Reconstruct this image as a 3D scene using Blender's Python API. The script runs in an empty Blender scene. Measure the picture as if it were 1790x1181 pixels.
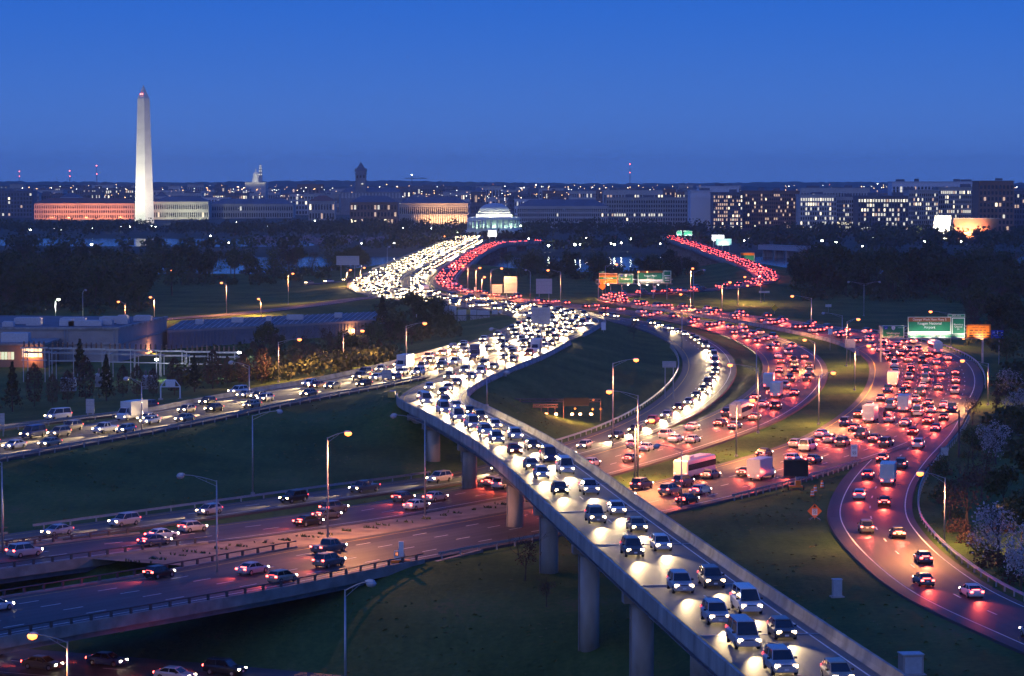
import bpy, bmesh, math, random
import numpy as np
from mathutils import Vector, Matrix
R = math.radians
rnd = random.Random(7)
S = bpy.context.scene
COL = S.collection

# ------------------------------------------------------------------ camera
F, CX, CY, YH, H = 4690.0, 895.0, 590.5, 325.0, 48.0      # photo pixels (1790 x 1181), camera height in metres
PITCH = math.atan((CY - YH) / F)
cam_d = bpy.data.cameras.new('camera'); cam = bpy.data.objects.new('camera', cam_d); COL.objects.link(cam)
cam_d.sensor_width = 36.0; cam_d.lens = 36.0 * F / 1790.0
cam_d.clip_start = 1.0; cam_d.clip_end = 60000.0
cam.location = (0, 0, H); cam.rotation_euler = (math.pi / 2 - PITCH, 0, 0)
S.camera = cam

# ------------------------------------------------------------------ sky, afterglow, exposure
SKY_STRENGTH, SUN_EL = 0.05, 5.0
world = bpy.data.worlds.new('World'); S.world = world; world.use_nodes = True
wn, wl = world.node_tree.nodes, world.node_tree.links
for n in list(wn): wn.remove(n)
out = wn.new('ShaderNodeOutputWorld'); bg = wn.new('ShaderNodeBackground')
sky = wn.new('ShaderNodeTexSky'); sky.sky_type = 'NISHITA'; sky.sun_disc = False
sky.sun_elevation = R(SUN_EL); sky.sun_rotation = R(200); sky.ozone_density = 8.0; sky.air_density = 1.0; sky.dust_density = 0.6
tw = wn.new('ShaderNodeMix'); tw.data_type = 'RGBA'; tw.blend_type = 'ADD'; tw.inputs[0].default_value = 1.0
tw.inputs[7].default_value = (0.36, 1.75, 10.4, 1)          # even deep-blue twilight added over the whole sky
geo = wn.new('ShaderNodeTexCoord'); sep = wn.new('ShaderNodeSeparateXYZ'); wl.new(geo.outputs['Generated'], sep.inputs[0])
el = wn.new('ShaderNodeMapRange'); el.interpolation_type = 'SMOOTHSTEP'; el.inputs[1].default_value = -0.01; el.inputs[2].default_value = 0.085
wl.new(sep.outputs[2], el.inputs[0])                        # low dusk band, the same all round the horizon
dk = wn.new('ShaderNodeMix'); dk.data_type = 'RGBA'; dk.inputs[6].default_value = (1.4, 3.65, 12.2, 1); dk.inputs[7].default_value = (0.36, 1.82, 10.6, 1)
wl.new(el.outputs[0], dk.inputs[0]); wl.new(dk.outputs[2], tw.inputs[7])
wl.new(sky.outputs[0], tw.inputs[6]); wl.new(tw.outputs[2], bg.inputs[0]); wl.new(bg.outputs[0], out.inputs[0])
bg.inputs[1].default_value = SKY_STRENGTH
sun_d = bpy.data.lights.new('sun', 'SUN'); sun_d.energy = 0.24; sun_d.angle = R(40); sun_d.color = (1.0, 0.86, 0.78)
sun = bpy.data.objects.new('sun', sun_d); COL.objects.link(sun); sun.rotation_euler = (R(62), 0, R(-25))
S.view_settings.view_transform = 'Standard'; S.view_settings.look = 'None'
S.view_settings.exposure = 0.0; S.view_settings.gamma = 1.0; S.view_settings.use_curve_mapping = False
S.cycles.use_denoising = True
S.cycles.sample_clamp_indirect = 2.0
S.cycles.max_bounces = 3; S.cycles.diffuse_bounces = 1; S.cycles.glossy_bounces = 2; S.cycles.transparent_max_bounces = 4
S.cycles.caustics_reflective = False; S.cycles.caustics_refractive = False
S.cycles.use_light_tree = True
S.cycles.use_adaptive_sampling = True; S.cycles.adaptive_threshold = 0.03; S.cycles.adaptive_min_samples = 16

# ------------------------------------------------------------------ photo pixel -> world helpers
cp, sp = math.cos(PITCH), math.sin(PITCH)
def ray(px, py):
    u, v = (px - CX) / F, (CY - py) / F
    return Vector((u, cp + v * sp, -sp + v * cp))
def G(px, py, z=0.0):                       # point at height z seen at that pixel
    d = ray(px, py); t = (z - H) / d.z
    return Vector((d.x * t, d.y * t, z))
def P(px, py, Y):                           # point at depth Y seen at that pixel
    d = ray(px, py); t = Y / d.y
    return Vector((d.x * t, Y, H + d.z * t))
def ordinal(n):
    ones = ['', 'first', 'second', 'third', 'fourth', 'fifth', 'sixth', 'seventh', 'eighth', 'ninth', 'tenth', 'eleventh', 'twelfth', 'thirteenth',
            'fourteenth', 'fifteenth', 'sixteenth', 'seventeenth', 'eighteenth', 'nineteenth']
    tens = ['', '', 'twent', 'thirt', 'fort', 'fift', 'sixt', 'sevent', 'eight', 'ninet']
    if n < 20: return ones[n]
    if n >= 100:
        h = ['', 'hundred', 'two-hundred', 'three-hundred'][n // 100]
        return h + 'th' if n % 100 == 0 else h + '-and-' + ordinal(n % 100)
    return tens[n // 10] + 'ieth' if n % 10 == 0 else tens[n // 10] + 'y-' + ones[n % 10]

# ------------------------------------------------------------------ materials
MATS = {}
def nodes(name):
    m = bpy.data.materials.new(name); m.use_nodes = True
    nt = m.node_tree; b = nt.nodes['Principled BSDF']; return m, nt, b
def mat(name, col, rough=0.7, metal=0.0, var=0.15, scale=2.0, bump=0.0, spec=0.5, stretch=None):
    if name in MATS: return MATS[name]
    m, nt, b = nodes(name)
    b.inputs['Roughness'].default_value = rough; b.inputs['Metallic'].default_value = metal; b.inputs['Specular IOR Level'].default_value = spec
    tc = nt.nodes.new('ShaderNodeTexCoord'); mp = nt.nodes.new('ShaderNodeMapping')
    if stretch: mp.inputs['Scale'].default_value = stretch
    nz = nt.nodes.new('ShaderNodeTexNoise'); nz.inputs['Scale'].default_value = scale; nz.inputs['Detail'].default_value = 5
    nt.links.new(tc.outputs['Object'], mp.inputs[0]); nt.links.new(mp.outputs[0], nz.inputs['Vector'])
    cr = nt.nodes.new('ShaderNodeValToRGB'); cr.color_ramp.elements[0].position = 0.3; cr.color_ramp.elements[1].position = 0.7
    cr.color_ramp.elements[0].color = tuple(c * (1 - var) for c in col) + (1,); cr.color_ramp.elements[1].color = tuple(min(1, c * (1 + var)) for c in col) + (1,)
    nt.links.new(nz.outputs[0], cr.inputs[0]); nt.links.new(cr.outputs[0], b.inputs['Base Color'])
    if bump:
        bp = nt.nodes.new('ShaderNodeBump'); bp.inputs['Strength'].default_value = bump; bp.inputs['Distance'].default_value = 0.1
        nt.links.new(nz.outputs[0], bp.inputs['Height']); nt.links.new(bp.outputs[0], b.inputs['Normal'])
    MATS[name] = m; return m
def emit(name, col, strength, sampled=False):
    if name in MATS: return MATS[name]
    m, nt, b = nodes(name)
    b.inputs['Base Color'].default_value = (0.6, 0.6, 0.6, 1); b.inputs['Roughness'].default_value = 0.3
    b.inputs['Emission Color'].default_value = tuple(col) + (1,); b.inputs['Emission Strength'].default_value = strength
    m.cycles.emission_sampling = 'AUTO' if sampled else 'NONE'
    MATS[name] = m; return m
def asphalt(name, base, lane=3.65, patch=0.35):
    """pavement: UV.x = metres across, UV.y = metres along; tyre tracks, patching, joints, grain"""
    m, nt, b = nodes(name); N, L = nt.nodes, nt.links
    uv = N.new('ShaderNodeUVMap'); sx = N.new('ShaderNodeSeparateXYZ'); L.new(uv.outputs[0], sx.inputs[0])
    def math_(op, a, v=None):
        n = N.new('ShaderNodeMath'); n.operation = op
        for i, q in enumerate((a, v)):
            if q is None: continue
            if isinstance(q, (int, float)): n.inputs[i].default_value = q
            else: L.new(q, n.inputs[i])
        return n.outputs[0]
    w = math_('COSINE', math_('MULTIPLY', sx.outputs[0], 4 * math.pi / lane))       # two wheel paths in each lane
    mp = N.new('ShaderNodeMapping'); mp.inputs['Scale'].default_value = (0.55, 0.03, 1); L.new(uv.outputs[0], mp.inputs[0])
    n1 = N.new('ShaderNodeTexNoise'); n1.inputs['Scale'].default_value = 1.0; n1.inputs['Detail'].default_value = 6; L.new(mp.outputs[0], n1.inputs['Vector'])
    n2 = N.new('ShaderNodeTexNoise'); n2.inputs['Scale'].default_value = 3.0; n2.inputs['Detail'].default_value = 8; L.new(uv.outputs[0], n2.inputs['Vector'])
    mp3 = N.new('ShaderNodeMapping'); mp3.inputs['Scale'].default_value = (1 / lane, 0.022, 1); L.new(uv.outputs[0], mp3.inputs[0])
    vo = N.new('ShaderNodeTexVoronoi'); vo.distance = 'CHEBYCHEV'; vo.inputs['Scale'].default_value = 1.0; L.new(mp3.outputs[0], vo.inputs['Vector'])
    sv = N.new('ShaderNodeSeparateColor'); L.new(vo.outputs['Color'], sv.inputs[0])
    v = math_('ADD', math_('MULTIPLY', w, -0.09), math_('ADD', math_('MULTIPLY', math_('SUBTRACT', n1.outputs[0], 0.5), 1.0), 1.0))
    v = math_('ADD', v, math_('MULTIPLY', math_('SUBTRACT', n2.outputs[0], 0.5), 0.5))
    v = math_('ADD', v, math_('MULTIPLY', math_('SUBTRACT', sv.outputs[0], 0.5), patch))
    v = math_('MAXIMUM', v, 0.35)
    mx = N.new('ShaderNodeMix'); mx.data_type = 'RGBA'; mx.blend_type = 'MULTIPLY'; mx.inputs[0].default_value = 1.0
    mx.inputs[6].default_value = tuple(base) + (1,)
    cc = N.new('ShaderNodeCombineColor')
    for i in range(3): L.new(v, cc.inputs[i])
    L.new(cc.outputs[0], mx.inputs[7]); L.new(mx.outputs[2], b.inputs['Base Color'])
    b.inputs['Roughness'].default_value = 0.62; b.inputs['Specular IOR Level'].default_value = 0.35
    bp = N.new('ShaderNodeBump'); bp.inputs['Strength'].default_value = 0.25; bp.inputs['Distance'].default_value = 0.03
    L.new(n2.outputs[0], bp.inputs['Height']); L.new(bp.outputs[0], b.inputs['Normal'])
    MATS[name] = m; return m
def leafmat(name, c0, c1):
    m, nt, b = nodes(name); N, L = nt.nodes, nt.links
    g = N.new('ShaderNodeNewGeometry'); oi = N.new('ShaderNodeObjectInfo')
    ad = N.new('ShaderNodeMath'); ad.operation = 'ADD'; L.new(g.outputs['Random Per Island'], ad.inputs[0]); L.new(oi.outputs['Random'], ad.inputs[1])
    hf = N.new('ShaderNodeMath'); hf.operation = 'MULTIPLY'; hf.inputs[1].default_value = 0.5; L.new(ad.outputs[0], hf.inputs[0])
    cr = N.new('ShaderNodeValToRGB'); cr.color_ramp.elements[0].color = tuple(c0) + (1,); cr.color_ramp.elements[1].color = tuple(c1) + (1,)
    L.new(hf.outputs[0], cr.inputs[0]); L.new(cr.outputs[0], b.inputs['Base Color']); b.inputs['Roughness'].default_value = 0.7
    b.inputs['Specular IOR Level'].default_value = 0.2
    MATS[name] = m; return m
def grassmat():
    m, nt, b = nodes('grass_ground'); N, L = nt.nodes, nt.links
    tc = N.new('ShaderNodeTexCoord')
    n1 = N.new('ShaderNodeTexNoise'); n1.inputs['Scale'].default_value = 0.05; n1.inputs['Detail'].default_value = 6; L.new(tc.outputs['Object'], n1.inputs['Vector'])
    n2 = N.new('ShaderNodeTexNoise'); n2.inputs['Scale'].default_value = 1.2; n2.inputs['Detail'].default_value = 8; n2.inputs['Roughness'].default_value = 0.7; L.new(tc.outputs['Object'], n2.inputs['Vector'])
    mp = N.new('ShaderNodeMapping'); mp.inputs['Rotation'].default_value = (0, 0, R(-35)); mp.inputs['Scale'].default_value = (0.9, 0.06, 1); L.new(tc.outputs['Object'], mp.inputs[0])
    n3 = N.new('ShaderNodeTexNoise'); n3.inputs['Scale'].default_value = 1.0; n3.inputs['Detail'].default_value = 3; L.new(mp.outputs[0], n3.inputs['Vector'])
    c1 = N.new('ShaderNodeValToRGB'); e = c1.color_ramp.elements; e[0].position = 0.35; e[0].color = (0.024, 0.07, 0.018, 1); e[1].position = 0.68; e[1].color = (0.075, 0.135, 0.038, 1)
    q = c1.color_ramp.elements.new(0.8); q.color = (0.13, 0.125, 0.055, 1)
    a = N.new('ShaderNodeMath'); a.operation = 'ADD'; L.new(n1.outputs[0], a.inputs[0])
    s = N.new('ShaderNodeMath'); s.operation = 'MULTIPLY_ADD'; L.new(n2.outputs[0], s.inputs[0]); s.inputs[1].default_value = 0.75; s.inputs[2].default_value = -0.37; L.new(s.outputs[0], a.inputs[1])
    a2 = N.new('ShaderNodeMath'); a2.operation = 'MULTIPLY_ADD'; L.new(n3.outputs[0], a2.inputs[0]); a2.inputs[1].default_value = 0.25; L.new(a.outputs[0], a2.inputs[2])
    a3 = N.new('ShaderNodeMath'); a3.operation = 'SUBTRACT'; L.new(a2.outputs[0], a3.inputs[0]); a3.inputs[1].default_value = 0.1
    L.new(a3.outputs[0], c1.inputs[0]); L.new(c1.outputs[0], b.inputs['Base Color'])
    b.inputs['Roughness'].default_value = 0.95; b.inputs['Specular IOR Level'].default_value = 0.1
    bp = N.new('ShaderNodeBump'); bp.inputs['Strength'].default_value = 0.8; bp.inputs['Distance'].default_value = 0.25; L.new(n2.outputs[0], bp.inputs['Height']); L.new(bp.outputs[0], b.inputs['Normal'])
    MATS['grass'] = m; return m
def watermat():
    m, nt, b = nodes('river_water'); N, L = nt.nodes, nt.links
    b.inputs['Base Color'].default_value = (0.01, 0.018, 0.03, 1); b.inputs['Roughness'].default_value = 0.12
    tc = N.new('ShaderNodeTexCoord'); mp = N.new('ShaderNodeMapping'); mp.inputs['Scale'].default_value = (0.25, 0.7, 1); L.new(tc.outputs['Object'], mp.inputs[0])
    nz = N.new('ShaderNodeTexNoise'); nz.inputs['Scale'].default_value = 0.6; nz.inputs['Detail'].default_value = 4; L.new(mp.outputs[0], nz.inputs['Vector'])
    bp = N.new('ShaderNodeBump'); bp.inputs['Strength'].default_value = 0.25; bp.inputs['Distance'].default_value = 0.2; L.new(nz.outputs[0], bp.inputs['Height']); L.new(bp.outputs[0], b.inputs['Normal'])
    MATS['water'] = m; return m
ASPH = asphalt('asphalt', (0.052, 0.05, 0.05), patch=.55); DECK = asphalt('deck_concrete', (0.13, 0.125, 0.118), patch=0.3)
GRASS = grassmat(); WATER = watermat()
CONC = mat('concrete', (0.33, 0.32, 0.3), 0.85, var=0.4, scale=0.45, bump=0.1, stretch=(1, 1, 0.35))
CONC2 = mat('weathered_concrete', (0.27, 0.25, 0.23), 0.85, var=0.3, scale=0.5, bump=0.1)
STEEL = mat('galvanised_steel', (0.42, 0.43, 0.45), 0.45, 0.7, var=0.12, scale=3)
DSTEEL = mat('dark_steel', (0.09, 0.085, 0.09), 0.6, 0.4)
GIRD = mat('girder_paint', (0.2, 0.21, 0.24), 0.6, 0.1, var=0.2, scale=0.6)
PAINT = mat('road_paint', (0.75, 0.74, 0.7), 0.7, var=0.2, scale=1.5)
YPAINT = mat('yellow_road_paint', (0.65, 0.42, 0.08), 0.7, var=0.2, scale=1.5)
DIRT = mat('bare_dirt', (0.17, 0.125, 0.09), 0.95, var=0.35, scale=0.6, bump=0.4)
ALUM = mat('sign_back_aluminium', (0.5, 0.51, 0.53), 0.55, 0.3, var=0.1)
GREEN = mat('sign_green', (0.004, 0.17, 0.09), 0.5, var=0.06); BROWN = mat('sign_brown', (0.22, 0.07, 0.02), 0.5, var=0.06)
SWHITE = mat('sign_white', (0.8, 0.8, 0.8), 0.5, var=0.04); SORANGE = mat('sign_orange', (0.85, 0.2, 0.01), 0.5, var=0.05); SBLUE = mat('sign_blue', (0.01, 0.05, 0.45), 0.5, var=0.05)
SBLACK = mat('matt_black', (0.012, 0.012, 0.013), 0.6, var=0.2); SRED = mat('shield_red', (0.6, 0.02, 0.03), 0.5, var=0.05)
TRUNK = mat('bark', (0.07, 0.055, 0.045), 0.9, var=0.3, scale=1.5, bump=0.3)
L_DARK = leafmat('leaf_dark', (0.024, 0.04, 0.018), (0.075, 0.1, 0.042)); L_MID = leafmat('leaf_spring', (0.035, 0.06, 0.02), (0.1, 0.12, 0.045))
L_RUST = leafmat('leaf_bud', (0.06, 0.038, 0.028), (0.12, 0.075, 0.055)); L_BLOOM = leafmat('blossom', (0.3, 0.28, 0.3), (0.62, 0.58, 0.6)); L_FIR = leafmat('needles', (0.012, 0.026, 0.016), (0.03, 0.05, 0.03))
SODIUM = emit('sodium_lens', (1.0, 0.22, 0.025), 5.5); WHITELAMP = emit('white_lamp', (1.0, 0.93, 0.75), 45.0); REDLAMP = emit('red_beacon', (1.0, 0.12, 0.1), 14.0)
GREENLAMP = emit('mercury_lamp', (0.9, 1.0, 0.75), 40.0)
LENS_OFF = mat('lamp_glass_off', (0.4, 0.42, 0.45), 0.25, var=0.05)
HEAD = emit('headlamp_glow', (1.0, 0.72, 0.36), 26.0); TAIL = emit('tail_lamp_glow', (1.0, 0.07, 0.05), 16.0)
HEAD_DIM = emit('headlamp_far_side', (1.0, 0.86, 0.6), 20.0); TAIL_DIM = emit('tail_lamp_far_side', (1.0, 0.05, 0.03), 4.0)
TYRE = mat('tyre_rubber', (0.02, 0.02, 0.02), 0.9, var=0.2); RIM = mat('wheel_rim', (0.4, 0.4, 0.42), 0.35, 0.8, var=0.05)
GLASS = mat('car_glass', (0.012, 0.014, 0.018), 0.06, var=0.05, spec=0.8)
WIN_D = mat('window_dark', (0.02, 0.024, 0.032), 0.12, var=0.3, scale=0.2, spec=0.8)
WIN_W = emit('window_warm', (1.0, 0.62, 0.28), .75); WIN_C = emit('window_cool', (1.0, 0.93, 0.66), .95); WIN_B = emit('window_bright', (1.0, 0.84, 0.5), 2.6)

# ------------------------------------------------------------------ mesh helpers
class MB:
    def __init__(s): s.v = []; s.f = []; s.m = []; s.uv = None
    def add(s, vs, fs, mi=0):
        o = len(s.v); s.v.extend([tuple(q) for q in vs]); s.f.extend([tuple(i + o for i in q) for q in fs]); s.m.extend([mi] * len(fs)); return s
    def box(s, c, d, rz=0.0, mi=0, taper=1.0):
        x, y, z = (q / 2 for q in d); ca, sa = math.cos(rz), math.sin(rz); vs = []
        for k, (i, j) in ((-1, (-1, -1)), (-1, (1, -1)), (-1, (1, 1)), (-1, (-1, 1)), (1, (-1, -1)), (1, (1, -1)), (1, (1, 1)), (1, (-1, 1))):
            t = taper if k > 0 else 1.0; a, b = i * x * t, j * y * t
            vs.append((c[0] + a * ca - b * sa, c[1] + a * sa + b * ca, c[2] + k * z))
        return s.add(vs, [(3, 2, 1, 0), (4, 5, 6, 7), (0, 1, 5, 4), (1, 2, 6, 5), (2, 3, 7, 6), (3, 0, 4, 7)], mi)
    def tube(s, a, b, r0, r1=None, n=6, mi=0, caps=True):
        r1 = r0 if r1 is None else r1; a, b = Vector(a), Vector(b); d = (b - a)
        if d.length < 1e-6: return s
        d.normalize(); u = d.orthogonal().normalized(); w = d.cross(u)
        vs = [a + (u * math.cos(2 * math.pi * k / n) + w * math.sin(2 * math.pi * k / n)) * r0 for k in range(n)] + [b + (u * math.cos(2 * math.pi * k / n) + w * math.sin(2 * math.pi * k / n)) * r1 for k in range(n)]
        fs = [(k, (k + 1) % n, n + (k + 1) % n, n + k) for k in range(n)]
        if caps: fs += [tuple(range(n))[::-1], tuple(range(n, 2 * n))]
        return s.add(vs, fs, mi)
    def loft(s, rings, mi=0, caps=True, closed=True):
        n = len(rings[0]); vs = [q for r in rings for q in r]; fs = []
        for i in range(len(rings) - 1):
            for k in range(n if closed else n - 1):
                fs.append((i * n + k, i * n + (k + 1) % n, (i + 1) * n + (k + 1) % n, (i + 1) * n + k))
        if caps: fs += [tuple(range(n))[::-1], tuple((len(rings) - 1) * n + k for k in range(n))]
        return s.add(vs, fs, mi)
    def lathe(s, c, prof, n=16, mi=0):
        return s.loft([[(c[0] + r * math.cos(2 * math.pi * k / n), c[1] + r * math.sin(2 * math.pi * k / n), c[2] + z) for k in range(n)] for r, z in prof], mi)
    def quad(s, a, b, c, d, mi=0): return s.add([a, b, c, d], [(0, 1, 2, 3)], mi)
    def mesh(s, name, mats, smooth=False):
        me = bpy.data.meshes.new(name); me.from_pydata(s.v, [], s.f)
        for m in (mats if isinstance(mats, (list, tuple)) else [mats]): me.materials.append(m)
        if len(me.materials) > 1: me.polygons.foreach_set('material_index', s.m)
        if smooth: me.polygons.foreach_set('use_smooth', [True] * len(me.polygons))
        me.update(); return me
    def obj(s, name, mats, parent=None, smooth=False): return link(name, s.mesh(name, mats, smooth), parent)
def link(name, data, parent=None, loc=None, rz=None):
    o = bpy.data.objects.new(name, data); COL.objects.link(o); o.parent = parent
    if loc is not None: o.location = loc
    if rz is not None: o.rotation_euler = (0, 0, rz)
    return o
def tag(o, label=None, cat=None, group=None, kind=None):
    for k, v in (('label', label), ('category', cat), ('group', group), ('kind', kind)):
        if v: o[k] = v
    return o
def thing(name, label, cat, loc=(0, 0, 0), rz=0.0, group=None):
    return tag(link(name, None, None, loc, rz), label, cat, group)
def lamp_light(kind, parent, loc, energy, col, name='light', radius=0.2, aim=None, size=None, blend=0.5):
    d = bpy.data.lights.new(name, kind); d.energy = energy; d.color = col; d.shadow_soft_size = radius
    if kind == 'SPOT': d.spot_size = size; d.spot_blend = blend
    o = bpy.data.objects.new(name, d); COL.objects.link(o); o.parent = parent; o.location = loc
    if aim is not None: o.rotation_euler = Vector(aim).to_track_quat('-Z', 'Y').to_euler()
    return o
def text(s, parent, loc, size, m, align='CENTER', name='lettering'):
    c = bpy.data.curves.new(name, 'FONT'); c.body = s; c.size = size; c.align_x = align; c.align_y = 'CENTER'; c.extrude = 0.004; c.materials.append(m)
    tmp = bpy.data.objects.new('tmp_text', c); me = bpy.data.meshes.new_from_object(tmp); me.name = name
    bpy.data.objects.remove(tmp); bpy.data.curves.remove(c)
    o = link(name, me, parent, loc); o.rotation_euler = (math.pi / 2, 0, 0); return o

# ------------------------------------------------------------------ roads: centre lines (photo x, photo y, height, width)
def spline(pts, step=2.5):
    q = np.array([[*G(a[0], a[1], a[2]), a[3]] for a in pts]); n = len(q)
    e = np.vstack([2 * q[0] - q[1], q, 2 * q[-1] - q[-2]]); res = []
    for i in range(1, n):
        p0, p1, p2, p3 = e[i - 1], e[i], e[i + 1], e[i + 2]
        d = [max(1e-3, np.linalg.norm(b[:2] - a[:2])) ** 0.5 for a, b in ((p0, p1), (p1, p2), (p2, p3))]
        t0, t1 = 0, d[0]; t2 = t1 + d[1]; t3 = t2 + d[2]
        for t in np.linspace(t1, t2, 40, endpoint=(i == n - 1)):
            A1 = (t1 - t) / (t1 - t0) * p0 + (t - t0) / (t1 - t0) * p1; A2 = (t2 - t) / (t2 - t1) * p1 + (t - t1) / (t2 - t1) * p2; A3 = (t3 - t) / (t3 - t2) * p2 + (t - t2) / (t3 - t2) * p3
            B1 = (t2 - t) / (t2 - t0) * A1 + (t - t0) / (t2 - t0) * A2; B2 = (t3 - t) / (t3 - t1) * A2 + (t - t1) / (t3 - t1) * A3
            res.append((t2 - t) / (t2 - t1) * B1 + (t - t1) / (t2 - t1) * B2)
    r = np.array(res); s = np.concatenate([[0], np.cumsum(np.linalg.norm(np.diff(r[:, :2], axis=0), axis=1))])
    k = np.linspace(0, s[-1], max(2, int(s[-1] / step) + 1))
    return np.stack([np.interp(k, s, r[:, j]) for j in range(4)], 1)
class Road:
    def __init__(s, name, pts, step=2.5):
        s.name = name; s.c = spline(pts, step); d = np.gradient(s.c[:, :2], axis=0); d /= np.linalg.norm(d, axis=1)[:, None]
        s.t = d; s.n = np.stack([d[:, 1], -d[:, 0]], 1)      # right-hand normal along the line
        s.s = np.concatenate([[0], np.cumsum(np.linalg.norm(np.diff(s.c[:, :2], axis=0), axis=1))]); s.len = s.s[-1]
    def at(s, d, off=0.0, dz=0.0):
        c = [np.interp(d, s.s, s.c[:, j]) for j in range(4)]; n = [np.interp(d, s.s, s.n[:, j]) for j in range(2)]
        return Vector((c[0] + n[0] * off, c[1] + n[1] * off, c[2] + dz))
    def width(s, d): return float(np.interp(d, s.s, s.c[:, 3]))
    def dir(s, d): return math.atan2(np.interp(d, s.s, s.t[:, 1]), np.interp(d, s.s, s.t[:, 0]))
    def near(s, px, py, z=None):                            # arc length nearest to a photo pixel
        q = [(project(s.c[i, :3]), i) for i in range(len(s.c))]
        return s.s[min(q, key=lambda a: (a[0][0] - px) ** 2 + (a[0][1] - py) ** 2)[1]]
def project(w):
    x, y, z = w[0], w[1], w[2] - H; dep = y * cp - z * sp; up = y * sp + z * cp
    return CX + F * x / dep, CY - F * up / dep
flyover = Road('flyover_deck', [(1520, 1262, 12.3, 10.8), (1412, 1181, 12, 10.8), (1225, 1037, 11.2, 10.8), (1060, 906, 10.5, 10.8), (905, 783, 9.9, 11), (805, 727, 9.6, 11.5), (757, 702, 9.3, 12),
                               (768, 682, 9.0, 12), (825, 655, 8.6, 11.5), (903, 626, 8.0, 11), (962, 598, 7.2, 11)])
inbound = Road('inbound_highway', [(-190, 818, 3.8, 18), (0, 785, 4.5, 18), (250, 740, 5.5, 18), (430, 704, 6.5, 18), (670, 659, 7.5, 18), (829, 617, 7.9, 19), (912, 594, 7.2, 25), (962, 572, 6.5, 27), (978, 558, 6, 27),
                                   (935, 545, 5.5, 26), (860, 536, 5, 24), (780, 528, 5, 24), (700, 516, 5, 25), (658, 500, 5, 25), (668, 482, 5.5, 24), (715, 461, 6.5, 22), (793, 425, 8, 20), (822, 413, 8, 20)])
express = Road('express_lanes_road', [(838, 421, 8.2, 9), (831, 425, 8.2, 9), (768, 461, 6.5, 10), (735, 482, 5.5, 11), (728, 494, 5, 11), (755, 513, 5, 11), (850, 526.5, 5, 11), (930, 537, 4.8, 11), (1000, 547, 4.5, 11), (1100, 562, 4, 12),
                                      (1170, 580, 3.5, 13), (1220, 606, 3, 13.5), (1240, 640, 2.5, 13.5), (1218, 682, 2, 13), (1158, 726, 1.5, 12), (1080, 760, 1.2, 11), (985, 789, 1, 10.5), (820, 831, .8, 10), (600, 862, .8, 10), (400, 890, .8, 10), (200, 918, .8, 10), (0, 946, .8, 10), (-190, 974, .8, 10)])
south = Road('southbound_highway', [(-190, 1004, .8, 14), (0, 979, .8, 14), (200, 953, .8, 14), (400, 929, .8, 14), (600, 902, .8, 14), (828, 863, .8, 14.5), (940, 840, .9, 15), (1060, 808, 1.1, 15.5), (1180, 772, 1.3, 16), (1290, 733, 1.6, 16), (1362, 690, 2, 16), (1390, 645, 2.5, 16), (1365, 611, 2.9, 16),
                                    (1290, 580, 3.4, 15), (1180, 557, 4, 14), (1060, 541, 4.5, 13), (960, 530, 4.8, 13), (870, 519, 5, 13), (802, 507, 5, 13), (777, 494, 5.2, 13), (782, 481, 5.6, 12), (808, 460, 6.5, 11), (848, 434, 8, 10.5), (885, 424.5, 8, 10.5), (945, 422, 8, 10)])
outer = Road('outer_highway', [(-190, 1112, 1, 20), (0, 1079, 1, 20), (380, 1015, 1, 20), (600, 973, 1, 20), (900, 919, 1, 20), (1185, 862, 1.2, 20), (1385, 808, 1.4, 21), (1500, 768, 1.6, 22), (1590, 712, 2, 25), (1618, 660, 2.4, 27), (1600, 624, 2.8, 27), (1540, 598, 3.1, 26),
                               (1450, 579, 3.4, 25), (1330, 560, 3.8, 21), (1200, 542, 4.1, 17), (1130, 534.5, 4.2, 14), (1084, 528, 4.3, 12), (1070, 521.5, 4.4, 11.5), (1090, 515.5, 4.5, 11.5), (1160, 511, 4.7, 11.5), (1250, 505, 5, 11.5), (1310, 497, 5.4, 12), (1338, 487, 5.8, 12), (1332, 475, 6.4, 13), (1290, 457, 7.4, 13), (1240, 438, 8.4, 13), (1190, 421, 9, 13), (1170, 414, 9, 13)])
exitramp = Road('exit_ramp', [(1665, 690, 2.1, 9), (1650, 715, 1.9, 10), (1618, 755, 1.6, 11.5), (1565, 806, 1.35, 12), (1532, 850, 1.2, 12), (1521, 895, 1, 12.2), (1535, 928, 1, 12.2), (1584, 980, 1, 12), (1670, 1040, 1, 12), (1830, 1112, 1, 12), (1990, 1178, 1, 12)])
sliproad = Road('slip_road', [(-120, 764, 3.6, 6), (0, 746, 4, 6), (120, 731, 4.4, 6), (250, 716, 5.1, 6), (400, 692, 6.2, 6), (500, 676, 6.9, 6)])
leftramp = Road('riverside_ramp', [(120, 572, 2.6, 8), (290, 557, 3, 8), (400, 549, 3.5, 8), (480, 541, 4, 8), (560, 531, 4.5, 8), (630, 521, 5, 8), (690, 517, 4.95, 8)])
sideramp = Road('side_ramp', [(530, 497, 3.5, 6), (580, 493, 4.2, 6), (640, 488, 5, 7), (672, 481, 5.4, 7)])
under = Road('underpass_road', [(-420, 1120, -6, 15), (-200, 1137, -6, 15), (55, 1158, -6, 15), (330, 1181, -6, 15), (600, 1206, -6, 15), (900, 1236, -6, 15)])
ROADS = [flyover, inbound, express, south, outer, exitramp, sliproad, leftramp, sideramp, under]
FLY_B = flyover.near(757, 702) + 6                      # the flyover is a bridge up to here
def solid(rd, i):                                       # is this stretch of road carried by the ground
    x, y, z, w = rd.c[i]
    if rd is flyover: return rd.s[i] > FLY_B
    if rd is outer and y < 348 and x < -17: return False
    if rd is south and y < 352 and x < -48: return False
    if rd is express and y < 372 and x < -66: return False
    return y < 1490
smp = np.array([[*rd.c[i], 1.0 if rd is under else 0.0] for rd in ROADS for i in range(len(rd.c)) if solid(rd, i)])
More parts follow.
